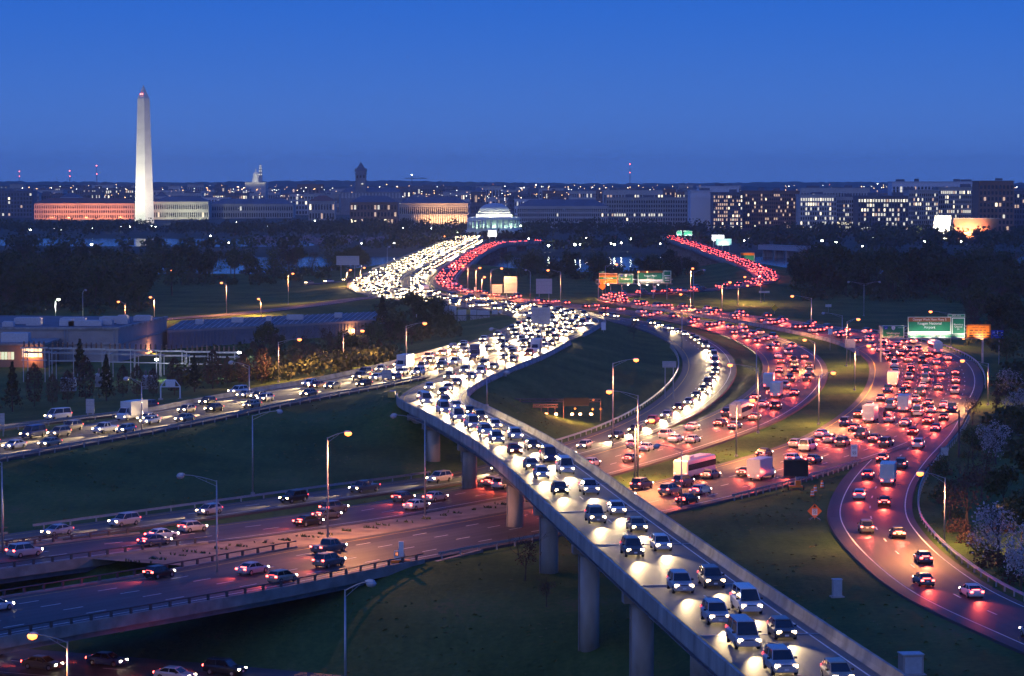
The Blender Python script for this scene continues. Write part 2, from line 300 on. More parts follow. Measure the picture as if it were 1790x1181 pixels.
for k in range(20):                                     # the open slot between the two low bridges
    a, c = outer.at(k * 2.2 + 6, -outer.width(0) / 2 - 2.6), -6.0; smp = np.vstack([smp, [a.x, a.y, c, 3.0, 1.0]])
def hash_noise(x, y, s):
    return np.sin(x * s + 1.3 * np.sin(y * s * 0.7 + 2)) * np.sin(y * s * 1.1 + 1.7 * np.sin(x * s * 0.6))
def terrain(x, y):
    x = np.atleast_1d(np.asarray(x, float)); y = np.atleast_1d(np.asarray(y, float)); res = np.empty(len(x))
    for a in range(0, len(x), 6000):
        X, Y = x[a:a + 6000, None], y[a:a + 6000, None]
        dd = np.hypot(X - smp[None, :, 0], Y - smp[None, :, 1]) - smp[None, :, 3] / 2 - 1.2; d = np.maximum(0, dd)
        w = 1 / (d + 0.4) ** 2.6 * 2.5
        base = 0.4 + 0.5 * hash_noise(X[:, 0], Y[:, 0], 0.035); wb = 1 / 22 ** 2.6 * 60
        z = ((w * (smp[None, :, 2] - 0.3)).sum(1) + wb * base) / (w.sum(1) + wb)
        inside = np.where(dd < 0.3, smp[None, :, 2] - 0.3, 1e9).min(1)
        z = z + 0.10 * hash_noise(X[:, 0], Y[:, 0], 0.31) * (d.min(1) > 3); z = np.where(inside < 1e8, inside, z)
        z = np.where(Y[:, 0] > 1440, z + (-2.0 - z) * np.clip((Y[:, 0] - 1440) / 50, 0, 1), z)
        res[a:a + 6000] = z
    return res
def tz(x, y): return float(terrain(x, y)[0]) if y < 1495 else 2.0
def ground(px, py):                                     # where the line of sight meets the ground
    z = 1.0
    for _ in range(12):
        p = G(px, py, z)
        if p.y > 1850: return G(px, py, 2.0)
        z = 0.5 * z + 0.5 * tz(p.x, p.y)
    p = G(px, py, z); p.z = tz(p.x, p.y); return p

# ------------------------------------------------------------------ ground, water, far land
def grid(xs, ys, zf, name, m, label=None):
    X, Y = np.meshgrid(xs, ys); z = zf(X.ravel(), Y.ravel()); nx, ny = len(xs), len(ys)
    me = bpy.data.meshes.new(name); v = np.stack([X.ravel(), Y.ravel(), z], 1)
    i = (np.arange(ny - 1)[:, None] * nx + np.arange(nx - 1)[None]).ravel()
    f = np.stack([i, i + 1, i + nx + 1, i + nx], 1)
    me.from_pydata(v.tolist(), [], f.tolist()); me.materials.append(m); me.polygons.foreach_set('use_smooth', [True] * len(me.polygons)); me.update()
    return tag(link(name, me), label, None, None, 'structure')
grid(np.arange(-330, 331, 3.0), np.arange(165, 1496, 3.0), terrain, 'grass_verge_ground', GRASS)
def far_z(x, y):
    return np.where(y < 1880, -2 + 4 * np.clip((y - 1850) / 25, 0, 1), 2.0 + np.clip((y - 5200) / 4000, 0, 1) * 20 + 3 * hash_noise(x, y, 0.002) * (y > 3500))
FARL = mat('park_land', (0.035, 0.05, 0.025), 0.95, var=0.4, scale=0.02)
grid(np.linspace(-4200, 4200, 61), np.concatenate([np.linspace(1850, 1880, 4), np.linspace(1900, 14000, 60)]), far_z, 'far_parkland', FARL)
grid(np.array([-3000., 3000.]), np.array([1470., 1870.]), lambda x, y: x * 0 - 0.6, 'river_water', WATER)
b0, b1 = G(330, 430, 2.05), G(560, 417.5, 2.05)
MB().add([(-330, b0.y, 2.06), (-165, b0.y - 25, 2.06), (-150, b0.y + 30, 2.06), (-190, b1.y, 2.06), (-420, b1.y + 30, 2.06), (-560, b0.y + 60, 2.06)], [(0, 1, 2, 3, 4, 5)]).obj('tidal_basin_water', WATER)['kind'] = 'structure'
for sx in (-1, 1):                                       # land beside the interchange, out to the sides
    grid(np.linspace(329 * sx, 2600 * sx, 12) if sx > 0 else np.linspace(2600 * sx, 329 * sx, 12), np.linspace(165, 1496, 20), lambda x, y: 0.0 * x - 0.3 - 1.7 * (y > 1440), 'outlying_ground', GRASS)
grid(np.linspace(-2600, 2600, 9), np.linspace(-700, 167, 5), lambda x, y: 0.0 * x - 0.25, 'foreground_ground', GRASS)
RIDGE = mat('wooded_ridge', (0.03, 0.042, 0.03), 0.95, var=0.4, scale=0.004)
def ridge(Y, amp, base, seed, name):
    r = random.Random(seed); xs = np.linspace(-3600, 3600, 420); m = MB()
    hgt = base + amp * (0.5 + 0.5 * np.sin(xs / 900 + seed) * np.sin(xs / 370 + seed * 2)) + np.array([r.uniform(0, 5) for _ in xs])
    rings = [[(x, Y - 500, 0), (x, Y - 150, h * 0.7), (x, Y, h), (x, Y + 400, 0)] for x, h in zip(xs, hgt)]
    m.loft(rings, caps=False, closed=False); tag(m.obj(name, RIDGE), None, None, None, 'structure')
ridge(7600, 9, 42, 3, 'wooded_hills'); ridge(10500, 14, 54, 8, 'distant_hills')

# ------------------------------------------------------------------ pavements
def ribbon(rd, m, dz=0.0, i0=0, i1=None, skirt=0.55, name=None):
    i1 = len(rd.c) if i1 is None else i1; idx = range(i0, i1); v, f, uv = [], [], []
    for i in idx:
        x, y, z, w = rd.c[i]; nx, ny = rd.n[i]; h = w / 2
        for o, d in ((-h - .15, -skirt), (-h, 0), (-h / 2, .02), (0, .04), (h / 2, .02), (h, 0), (h + .15, -skirt)):
            v.append((x + nx * o, y + ny * o, z + d + dz)); uv.append((o, rd.s[i]))
    n = 7
    for k in range(len(idx) - 1):
        for j in range(n - 1): f.append((k * n + j, k * n + j + 1, (k + 1) * n + j + 1, (k + 1) * n + j))
    f = [q[::-1] for q in f]
    me = bpy.data.meshes.new(rd.name); me.from_pydata(v, [], f); me.materials.append(m); ul = me.uv_layers.new(name='UVMap')
    li = np.empty(len(me.loops), int); me.loops.foreach_get('vertex_index', li); ul.data.foreach_set('uv', np.array(uv)[li].ravel()); me.update()
    o = link(name or rd.name, me); o['kind'] = 'structure'; rd.obj = o; rd.dz = dz; return o
for k, rd in enumerate(ROADS):
    if rd is flyover: continue
    ribbon(rd, ASPH, dz={'slip_road': -0.012, 'exit_ramp': -0.014, 'riverside_ramp': -0.012, 'side_ramp': -0.016}.get(rd.name, 0.0))
ribbon(flyover, DECK, dz=-0.008); flyover.dz = -0.008
def camber(rd, d, off): return 0.04 * max(0, 1 - abs(off) / (rd.width(d) / 2))
dash_mesh = MB().box((0, 0, 0), (3.0, 0.16, 0.006)).mesh('lane_dash', PAINT)
far_dashes = {}
def stripe(rd, off, d0, d1, m=PAINT, w=0.16, edge=None, name='edge_line'):
    mb = MB(); ds = np.arange(d0, d1, 2.5); rows = []
    for d in ds:
        o = off if edge is None else edge * (rd.width(d) / 2 + off)
        a = rd.at(d, o - w / 2, rd.dz + camber(rd, d, o) + .008); b = rd.at(d, o + w / 2, rd.dz + camber(rd, d, o) + .008); rows.append((a, b))
    for (a, b), (c, e) in zip(rows, rows[1:]): mb.quad(b, a, c, e)
    if mb.f: mb.obj(name, m, rd.obj)
ndash = [0]
def dashes(rd, off, d0, d1, gap=12.2):
    far = MB(); d = d0
    while d < d1:
        p = rd.at(d, off, rd.dz + camber(rd, d, off) + .01)
        if math.hypot(p.x, p.y) < 620 and ndash[0] < 290:
            o = link('lane_dash', dash_mesh, rd.obj, p, rd.dir(d)); ndash[0] += 1
        else: far.box(p, (3, .2, .006), rd.dir(d))
        d += gap
    if far.f: far.obj('distant_lane_dashes', PAINT, rd.obj)['kind'] = 'stuff'
L = 3.65
stripe(flyover, -0.9, 0, flyover.len, edge=1); stripe(flyover, -0.9, 0, flyover.len, m=YPAINT, edge=-1); dashes(flyover, 0, 0, flyover.len)
D_M = inbound.near(829, 617)
for o in (-2 * L, 2 * L): stripe(inbound, o, 0, D_M - 10)
for o in (-L, 0, L): dashes(inbound, o, 0, D_M)
for o in (-2 * L, -L, 0, L, 2 * L): dashes(inbound, o, D_M, inbound.len)
stripe(inbound, -1.6, D_M + 40, inbound.len, edge=-1, m=YPAINT); stripe(inbound, -1.6, D_M + 40, inbound.len, edge=1)
stripe(express, -1.4, 0, express.len, edge=-1); stripe(express, -1.6, 0, express.len, edge=1, m=YPAINT); dashes(express, 0.6, 0, express.len)
stripe(south, -1.4, 0, south.len, edge=1); stripe(south, -1.4, 0, south.len, m=YPAINT, edge=-1); dashes(south, -L / 2, 0, south.len); dashes(south, L / 2, 0, south.len)
stripe(outer, -1.6, 0, outer.near(1500, 768), edge=1); stripe(outer, -2.0, outer.near(1600, 690), outer.near(1338, 487), edge=1); stripe(outer, -1.4, 0, outer.len, m=YPAINT, edge=-1)
D_O = outer.near(1200, 542)
for o in (-1.5 * L, -L / 2, L / 2, 1.5 * L): dashes(outer, o, 0, D_O)
dashes(outer, 2.5 * L, outer.near(1590, 712), outer.near(1450, 579)); dashes(outer, 0, D_O, outer.len)
stripe(exitramp, -1.0, 30, exitramp.len, edge=-1); stripe(exitramp, -1.8, 30, exitramp.len, edge=1); dashes(exitramp, 0, 20, exitramp.len)
stripe(sliproad, -.6, 0, sliproad.len, edge=1); stripe(sliproad, -.6, 0, sliproad.len, edge=-1, m=YPAINT)
stripe(leftramp, -.8, 0, leftramp.len, edge=1); stripe(leftramp, -.8, 0, leftramp.len, edge=-1, m=YPAINT); stripe(under, -1.2, 0, under.len, edge=1); dashes(under, 0, 0, under.len)
for d in np.arange(8, FLY_B, 31.0):                      # expansion joints across the flyover
    mb = MB(); a = flyover.at(d, -5.3, .03); b = flyover.at(d, 5.3, .03); c = flyover.at(d, 0, .03)
    mb.box(c, (.22, 10.6, .05), flyover.dir(d)); mb.obj('expansion_joint', STEEL, flyover.obj)
# the painted gore and the paved divides
def patch(name, pts, m, h=.0):
    q = [G(*p) for p in pts]; mb = MB().add(q, [tuple(range(len(q)))]); o = mb.obj(name, m); 
    if mb.f: o['kind'] = 'structure'
    return o

# ------------------------------------------------------------------ the flyover bridge
FB = thing('flyover_bridge', 'curved concrete flyover bridge on round columns crossing the highways', 'bridge')
flyover.obj.name = 'flyover_deck'; del flyover.obj['kind']; flyover.obj.parent = FB
def extrude(rd, prof, d0, d1, name, m, parent, step=3.0, side=1):
    mb = MB(); rings = []
    for d in np.append(np.arange(d0, d1, step), d1):
        w = rd.width(d) / 2; rings.append([rd.at(d, side * (w + a), z) for a, z in prof])
    mb.loft(rings); return mb.obj(name, m, parent)
PAR = [(-.02, 0), (.06, .08), (.2, .35), (.27, .95), (.52, .95), (.52, -.55), (-.02, -.55)]
for sd, d1 in ((1, FLY_B + 8), (-1, FLY_B + 4)):
    d0 = 0.0
    while d0 < d1 - 1:                                   # cast in lengths with open joints
        extrude(flyover, PAR, d0, min(d1, d0 + 31.0 - .05), 'parapet', CONC, FB, side=sd); d0 += 31.0
extrude(flyover, [(-10.9, -.06), (.5, -.06), (.5, -.4), (-.9, -.62), (-10.0, -.62), (-11.3, -.4)], 0, FLY_B, 'deck_slab', CONC2, FB)
for off in (-4.4, -1.5, 1.5, 4.4):
    mb = MB(); rings = []
    for d in np.append(np.arange(0, FLY_B, 3.0), FLY_B): rings.append([flyover.at(d, off + a, z) for a, z in ((-.28, -.6), (.28, -.6), (.28, -.68), (.05, -.7), (.05, -2.0), (.3, -2.02), (.3, -2.1), (-.3, -2.1), (-.3, -2.02), (-.05, -2.0), (-.05, -.7), (-.28, -.68))])
    mb.loft(rings); mb.obj('girder', GIRD, FB)
for cx, cy in ((1128, 1090), (1035, 1003), (965, 938), (905, 888), (826, 828), (762, 785), (712, 755)):
    best = min(np.arange(2, FLY_B, 1.0), key=lambda d: abs(project(flyover.at(d, -2.5, -2.6))[0] - cx) + abs(project(flyover.at(d, -2.5, -2.6))[1] - cy))
    rz = flyover.dir(best)
    cap = MB().box(flyover.at(best, 0, -2.55), (1.7, 9.6, .9), rz); cap.obj('pier_cap', CONC2, FB)
    for off in (-2.9, 2.9):
        t = flyover.at(best, off, -3.0); zg = min(tz(t.x, t.y), 0.8) - .6
        mb = MB().lathe((t.x, t.y, zg), [(1.12, 0), (1.12, t.z - zg)], 20); mb.obj('column', CONC, FB, True)
        if off < 0: MB().tube((t.x - 1.16, t.y - .3, zg), (t.x - 1.16, t.y - .3, t.z + 1.2), .09, n=6).obj('drain_pipe', GIRD, FB)
        MB().box((t.x, t.y, t.z - .06), (2.5, 2.5, .12), rz).obj('column_collar', CONC2, FB)
a = flyover.at(FLY_B, 0); mb = MB().box((a.x, a.y, a.z - 4.6), (1.6, 11.6, 9), flyover.dir(FLY_B)); mb.obj('abutment', CONC2, FB)

# ------------------------------------------------------------------ the two low bridges over the underpass
def low_bridge(rd, d0, d1, label):
    B = thing('overpass_bridge', label, 'bridge')
    for sd in (-1, 1):
        extrude(rd, [(.16, -.55), (.16, .22), (.55, .22), (.55, -1.05), (.16, -1.05)], d0, d1, 'kerb_parapet', CONC2, B, side=sd)
        extrude(rd, [(.26, .80), (.40, .80), (.40, .94), (.26, .94)], d0, d1, 'top_rail', DSTEEL, B, side=sd)
        pm = MB().box((0, 0, .3), (.28, .22, .72), 0).mesh('rail_post', DSTEEL)
        for d in np.arange(d0 + 1, d1, 3.0):
            link('rail_post', pm, B, rd.at(d, sd * (rd.width(d) / 2 + .33), .2), rd.dir(d))
    w = rd.width(d0)
    extrude(rd, [(-w + .1, -.1), (-.1, -.1), (-.1, -.75), (-w + .1, -.75)], d0, d1, 'deck_slab', CONC2, B)
    for off in np.linspace(-w / 2 + 1, w / 2 - .4, 7):
        mb = MB(); mb.loft([[rd.at(d, off + a, z) for a, z in ((-.2, -.7), (.2, -.7), (.2, -1.75), (-.2, -1.75))] for d in np.append(np.arange(d0, d1, 4.0), d1)]); mb.obj('girder', GIRD, B)
    return B
d1 = outer.near(625, 969)
OB = low_bridge(outer, 0, d1, 'dark low bridge with open steel rail carrying the nearer red highway over the underpass')
for d in (d1 - 1.0, ):
    p = outer.at(d, 0); MB().box((p.x, p.y, p.z - 4.2), (1.4, 20.5, 7), outer.dir(d)).obj('abutment', CONC2, OB)
q = outer.at(d1 - 1, 10.4); rz = outer.dir(d1); qq = [q + Vector((math.cos(rz), math.sin(rz), 0)) * k for k in (-1.2, 13)]
MB().add([(qq[0].x, qq[0].y, -7), (qq[1].x, qq[1].y, -1.0), (qq[1].x, qq[1].y, 1.1), (qq[0].x, qq[0].y, .5),
          (qq[0].x + .5, qq[0].y - .35, -7), (qq[1].x + .5, qq[1].y - .35, -1.0), (qq[1].x + .5, qq[1].y - .35, 1.1), (qq[0].x + .5, qq[0].y - .35, .5)],
         [(0, 1, 2, 3), (7, 6, 5, 4), (3, 2, 6, 7), (1, 0, 4, 5), (0, 3, 7, 4), (2, 1, 5, 6)]).obj('wing_wall', CONC2, OB)
SB = low_bridge(south, 0, south.near(300, 941), 'dark low bridge with open steel rail carrying the farther red highway over the underpass')
p = south.at(south.near(300, 941) - 1, 0); MB().box((p.x, p.y, p.z - 4.2), (1.4, 14, 7), south.dir(20)).obj('abutment', CONC2, SB)
low_bridge(express, 0 * 0 + express.near(60, 937), express.len, 'dark low bridge carrying the single white-lit express lane at the frame edge')

# ------------------------------------------------------------------ river bridges
def river_bridge(rd, a, b, label):
    B = thing('river_bridge', label, 'bridge'); d0, d1 = sorted((rd.near(*a), rd.near(*b)))
    w = rd.width((d0 + d1) / 2)
    for sd in (-1, 1): extrude(rd, [(0, -.5), (0, .85), (.35, .85), (.35, -1.2), (0, -1.2)], d0, d1, 'parapet', CONC, B, side=sd, step=8)
    extrude(rd, [(-w, -.3), (0, -.3), (-.8, -2.6), (-w + .8, -2.6)], d0, d1, 'girder_span', CONC2, B, step=8)
    for d in np.arange(d0 + 20, d1, 42.0):
        p = rd.at(d, 0); MB().box((p.x, p.y, (p.z - 3) / 2 - 1), (2.2, w * .8, p.z + 0), rd.dir(d)).obj('pier', CONC2, B)
river_bridge(inbound, (690, 470), (822, 413), 'long river bridge under the widest stream of white headlights')
river_bridge(express, (745, 474), (838, 421), 'slim river bridge between the white and the red bridges')
river_bridge(south, (800, 466), (945, 422), 'river bridge carrying red tail lights towards the domed memorial')
river_bridge(outer, (1310, 465), (1170, 414), 'river bridge with red tail lights running to the far office blocks')
RB = thing('railway_bridge', 'grey plate-girder railway bridge on pale piers across the river', 'bridge')
q0, q1 = P(1335, 431, 1850), P(1428, 437, 1780)
dd = (q1 - q0); rz = math.atan2(dd.y, dd.x); mid = (q0 + q1) / 2
MB().box((mid.x, mid.y, mid.z), (dd.length, 9, 3.0), rz).obj('girder_span', ALUM, RB)
MB().box((mid.x, mid.y, mid.z + 1.75), (dd.length, 9.6, .4), rz).obj('deck_edge', CONC, RB)
for t in (.08, .3, .52, .74, .95):
    p = q0 + dd * t; MB().box((p.x, p.y, (p.z - 1.5) / 2), (2.0, 7, p.z), rz).obj('pier', CONC, RB)

# ------------------------------------------------------------------ guardrails and barriers
post_mesh = MB().box((0, 0, .3), (.14, .18, 1.0)).mesh('post', STEEL)
npost = [0]
def guardrail(rd, side, d0, d1, off, label, post_gap=4.0, z0=0.0):
    g = thing('guardrail', label, 'guardrail', group=None); mb = MB(); rings = []
    for d in np.append(np.arange(d0, d1, 3.0), d1):
        w = rd.width(d) / 2 + off
        rings.append([rd.at(d, side * (w + a), z + z0) for a, z in ((0, .42), (.07, .5), (0, .58), (.07, .66), (0, .76), (.1, .76), (.1, .42))])
    mb.loft(rings); mb.obj('rail_beam', STEEL, g)
    for d in np.arange(d0 + .5, d1, post_gap):
        p = rd.at(d, side * (rd.width(d) / 2 + off + .2), z0 - .2)
        link('post', post_mesh, g, p, rd.dir(d)); npost[0] += 1
def barrier(rd, side, d0, d1, off, label, h=.85):
    g = thing('concrete_barrier', label, 'barrier'); k = d0
    while k < d1 - 1:
        mb = MB(); rings = []; e = min(d1, k + 11.95)
        for d in np.linspace(k, e, 4):
            w = rd.width(d) / 2 + off; rings.append([rd.at(d, side * (w + a), z) for a, z in ((-.3, -.3), (-.3, .08), (-.12, .3), (-.08, h), (.08, h), (.12, .3), (.3, .08), (.3, -.3))])
        mb.loft(rings); mb.obj('barrier_segment', CONC, g); k += 12.0
guardrail(outer, 1, d1 + 3, outer.near(860, 927), .5, 'long steel guardrail beside the grass slope below the flyover', 4)
guardrail(outer, 1, outer.near(1170, 866), outer.near(1395, 806), .3, 'steel guardrail ending beside the portable message board', 2.5)
guardrail(outer, 1, outer.near(1665, 690), outer.near(1450, 579), .3, 'steel guardrail sweeping round the outside of the right-hand bend', 5)
guardrail(exitramp, -1, 55, exitramp.len - 20, .8, 'steel guardrail along the wooded side of the exit ramp', 4)
guardrail(inbound, 1, 8, inbound.near(672, 659) - 3, .4, 'steel guardrail above the grass bank of the left white-lit road', 4)
barrier(inbound, -1, inbound.near(300, 730), inbound.near(870, 605), .5, 'concrete barrier along the warehouse side of the left white-lit road')
barrier(flyover, 1, FLY_B + 8, flyover.len - 6, .35, 'concrete barrier between the white curve and the grass island')
barrier(outer, -1, outer.near(1590, 624), outer.near(1140, 535), .6, 'concrete barrier dividing the two red highways after the bend')
guardrail(express, 1, express.near(1220, 606), express.near(1000, 785), .9, 'guardrail on the inner side of the single white-lit loop', 4)
guardrail(express, 1, express.near(800, 833), express.near(100, 932), .6, 'low rail between the grass bank and the express lane under the flyover', 5)
barrier(inbound, 1, D_M + 95, inbound.near(690, 514), .5, 'concrete barrier between the main white stream and the express lane')
guardrail(sliproad, 1, 6, 70, 1.2, 'short guardrail with a pale end post beside the slip road', 4)
# paved median with weeds between the two red highways, lower left
mb = MB(); rows = []
for d in np.arange(south.near(80, 969), south.near(905, 848), 4.0):
    a = south.at(d, south.width(d) / 2 + .3, -.03); q = outer.s[np.argmin(np.hypot(outer.c[:, 0] - a.x, outer.c[:, 1] - a.y))]
    b = outer.at(q, -outer.width(q) / 2 - .3, -.03); rows.append((a, b))
for (a, b), (c, e) in zip(rows, rows[1:]): mb.quad(b, a, c, e)
MEDIAN = mb.obj('paved_median', mat('median_concrete', (0.2, 0.16, 0.13), .9, var=.35, scale=.3)); MEDIAN['kind'] = 'structure'
mb = MB()
for _ in range(260):
    a, b = rows[rnd.randrange(len(rows) - 1)]; t = min(max(rnd.gauss(.45, .07), 0), 1); p = a.lerp(b, t)
    h = rnd.uniform(.15, .5)
    for k in range(3): 
        an = rnd.uniform(0, 6.3); mb.add([(p.x - .12 * math.cos(an), p.y - .12 * math.sin(an), p.z), (p.x + .12 * math.cos(an), p.y + .12 * math.sin(an), p.z), (p.x + rnd.uniform(-.25, .25), p.y + rnd.uniform(-.25, .25), p.z + h)], [(0, 1, 2)])
tag(mb.obj('median_weeds', L_DARK), 'dark weeds along a crack in the paved median', 'weeds', None, 'stuff')
# paved gore nose at the flyover split
def gore():
    mb = MB(); r = []; f0, f1 = flyover.near(757, 692), flyover.near(880, 634); n0, n1 = inbound.near(684, 656), inbound.near(862, 608)
    for t in np.linspace(0, 1, 24):
        a = flyover.at(f0 + (f1 - f0) * t, -flyover.width(f0) / 2 + .3, -.06); q = n0 + (n1 - n0) * t
        b = inbound.at(q, inbound.width(q) / 2 - .3, -.06); r.append((a, b))
    for (a, b), (c, e) in zip(r, r[1:]): mb.quad(a, b, e, c)
    mb.obj('gore_pavement', ASPH)['kind'] = 'structure'
gore()

# tufts and coarse blades on the nearer grass slopes
mb = MB(); g = random.Random(44); OCC0 = np.array([[q[0], q[1], q[3] / 2] for rd in ROADS if rd is not flyover for q in rd.c])
tx = np.array([g.uniform(-95, 95) for _ in range(11000)]); ty = np.array([g.uniform(185, 520) for _ in range(11000)])
ok = np.abs(tx) < ty * .2 + 4; tx, ty = tx[ok], ty[ok]; tzv = terrain(tx, ty)
for x, y, z in zip(tx, ty, tzv):
    if hash_noise(x, y, .13) + g.uniform(-.6, .6) < 0.05 or (np.hypot(OCC0[:, 0] - x, OCC0[:, 1] - y) - OCC0[:, 2]).min() < 1.2: continue
    h = g.uniform(.06, .2)
    for k in range(2):
        a = g.uniform(0, 3.14); r = g.uniform(.2, .5); mb.add([(x - r * math.cos(a), y - r * math.sin(a), z - .03), (x + r * math.cos(a), y + r * math.sin(a), z - .03), (x + g.uniform(-.2, .2), y + g.uniform(-.2, .2), z + h)], [(0, 1, 2)])
tag(mb.obj('grass_tufts', leafmat('tuft', (.06, .09, .025), (.2, .2, .09))), 'rough grass tufts scattered over the banks beside the roads', 'grass', None, 'stuff')

# ------------------------------------------------------------------ street lamps
SOD = (1.0, 0.37, 0.11)
LAMPS_E = 27000.0
def lamp_post(hx, hy, bx, by, lit=1, z=None, Y=None, where='', n=1, col='s', k=1.0):
    b = ground(bx, by) if z is None else G(bx, by, z)
    if Y: b = P(bx, by, Y)
    h = P(hx, hy, b.y); top = max(6.5, h.z - b.z); ax = h.x - b.x
    t = thing('street_lamp', ('lit orange' if lit and col == 's' else 'lit white' if lit else 'unlit grey') + ' highway lamp ' + where, 'street lamp', (b.x, b.y, b.z - .2), 0, 'street lamps of the interchange')
    MB().lathe((0, 0, 0), [(.32, 0), (.32, .5), (.17, .55)], 8).obj('base', STEEL, t)
    MB().tube((0, 0, .5), (0, 0, top - 1.4), .14, .09, 8).obj('pole', STEEL, t, True)
    arms = [ax] if n == 1 else [ax, -ax]
    for a in arms:
        if abs(a) < .5: a = .9
        m = MB(); p0 = Vector((0, 0, top - 1.4)); m.tube((0, 0, top - 1.5), (0, 0, top - .75), .09, .08, 6)
        pr = Vector((0, 0, top - .85))
        for i in range(1, 5): q = Vector((a * i / 4, 0, top - .85 + .8 * math.sin(i / 4 * math.pi / 2))); m.tube(pr, q, .05, .045, 5, caps=False); pr = q
        m.tube((0, 0, top - 1.45), (a * .62, 0, top - .28), .035, .03, 4, caps=False); m.tube((a * .3, 0, top - .9), (a * .3, 0, top - .5), .025, n=4)
        m.obj('arm', STEEL, t)
        s = 1 if a > 0 else -1
        hd = MB().loft([[(a + s * x, y, top + zz) for y, zz in ((-w, -.02), (-w * .6, hh), (w * .6, hh), (w, -.02))] for x, w, hh in ((-.35, .08, .08), (-.05, .17, .2), (.35, .17, .17), (.55, .07, .06))])
        ho = hd.obj('lamp_head', STEEL, t)
        MB().lathe((a + s * .2, 0, top - .2), [(.14, -.36), (.4, -.24), (.5, .0), (.4, .17)], 8).obj('lens', (SODIUM if col == 's' else WHITELAMP) if lit else LENS_OFF, ho, True)
        if lit: lamp_light('SPOT', t, (a + s * .2, 0, top - .72), LAMPS_E * k, SOD if col == 's' else (1, .93, .75), 'lamp_light', .2, (0, 0, -1), R(165), .35)
    return t
LP = [  # head x, head y, base x, base y, lit, where
 (606, 752, 573, 945, 1, 'standing on the paved median left of the flyover'), (60, 1104, 119, 1236, 1, 'at the bottom corner below the low bridge'), (1611, 822, 1651, 955, 1, 'beside the wooded edge of the exit ramp'),
 (1110, 625, 1071, 783, 1, 'tall on the grass island above the lit gantry'), (1067, 680, 1115, 842, 1, 'arm pointing left beside the express loop'), (1137, 730, 1110, 846, 1, 'arm pointing right just behind the flyover'),
 (1278, 634, 1325, 757, 1, 'between the express loop and the inner red bend'), (1313, 695, 1287, 798, 1, 'on the median below the inner red bend'), (1455, 648, 1431, 742, 1, 'inside the outer red bend, arm right'),
 (1408, 591, 1424, 648, 1, 'at the divide between the two red bends'), (1517, 601, 1494, 682, 1, 'at the inner edge of the outer red bend'), (1684, 627, 1727, 708, 1, 'behind the guardrail at the outermost bend'),
 (1628, 542, 1662, 606, 1, 'directly above the airport sign'), (1499, 555, 1480, 640, 1, 'left of the green gantry signs'), (1386, 515, 1418, 590, 1, 'behind the farther red highway'),
 (1191, 512, 1207, 549, 1, 'by the hairpin of the far red road'), (1275, 491, 1262, 560, 1, 'left of the far red curve'), (1303, 482, 1330, 528, 1, 'at the top of the far red curve'), (1306, 497, 1290, 532, 1, 'low beside the far red curve'),
 (1077, 460, 1058, 522, 1, 'just above the small green gantry'), (1210, 467, 1207, 535, 1, 'right of the small green gantry'), (959, 470, 980, 540, 1, 'behind the two blank sign backs'), (876, 467, 858, 522, 1, 'left of the two blank sign backs'),
 (838, 466, 832, 520, 1, 'upper one by the red river curve'), (840, 482, 842, 524, 1, 'lower one by the red river curve'), (810, 462, 818, 515, 1, 'where the red lanes leave the river bridge'),
 (511, 476, 504, 532, 1, 'at the end of the dark tree belt'), (388, 492, 396, 550, 1, 'tall above the riverside ramp'), (264, 517, 270, 562, 1, 'behind the warehouse roof, right one'), (208, 525, 219, 562, 1, 'behind the warehouse roof, left one'),
 (453, 520, 456, 553, 1, 'small one beside the riverside ramp'), (522, 590, 487, 668, 1, 'in front of the long metal shed'), (632, 575, 600, 645, 1, 'at the right end of the metal shed'), (741, 562, 710, 630, 1, 'left of the row of gantry lamps'),
 (612, 470, 606, 500, 1, 'left one near the river bridge head'), (636, 466, 630, 495, 1, 'right one near the river bridge head'),
 (318, 826, 380, 1062, 0, 'rising from the low bridge rail'), (222, 658, 248, 757, 0, 'beside the left white-lit road near the sign frame'), (405, 630, 436, 722, 0, 'beside the left white-lit road at the substation'),
 (645, 1012, 604, 1262, 0, 'in the grass at the bottom, arm right'), (487, 715, 442, 864, 0, 'on the grass bank by the express lane'), (690, 722, 743, 905, 0, 'just left of the flyover columns'), (885, 665, 851, 722, 0, 'low in the grass island by the barrier'),
 (1150, 775, 1191, 890, 0, 'behind the flyover parapet'), (1440, 545, 1472, 604, 0, 'left of the green gantry, curved arm'), (-20, 795, 5, 985, 0, 'cut by the left frame edge'), (790, 600, 820, 674, 0, 'at the edge of the bright merge'),
 (860, 572, 883, 657, 0, 'in the middle of the bright merge'), (925, 548, 945, 630, 0, 'beside the bright bend'), (1160, 540, 1192, 612, 0, 'inside the express loop'), (1350, 600, 1322, 700, 0, 'slim by the inner red bend'),
 (920, 470, 927, 530, 0, 'among the blank sign backs'), (1230, 470, 1212, 540, 0, 'beside the far red road'), (143, 505, 145, 556, 0, 'behind the warehouse roof'), (680, 430, 677, 476, 0, 'on the river bridge approach')]
for a in LP: lamp_post(a[0], a[1], a[2], a[3], a[4], where=a[5])
lamp_post(1484, 491, 1510, 552, 0, where='with two arms on the far grass', n=2)
lamp_post(95, 521, 97, 560, 1, where='behind the warehouse at the left', col='w')
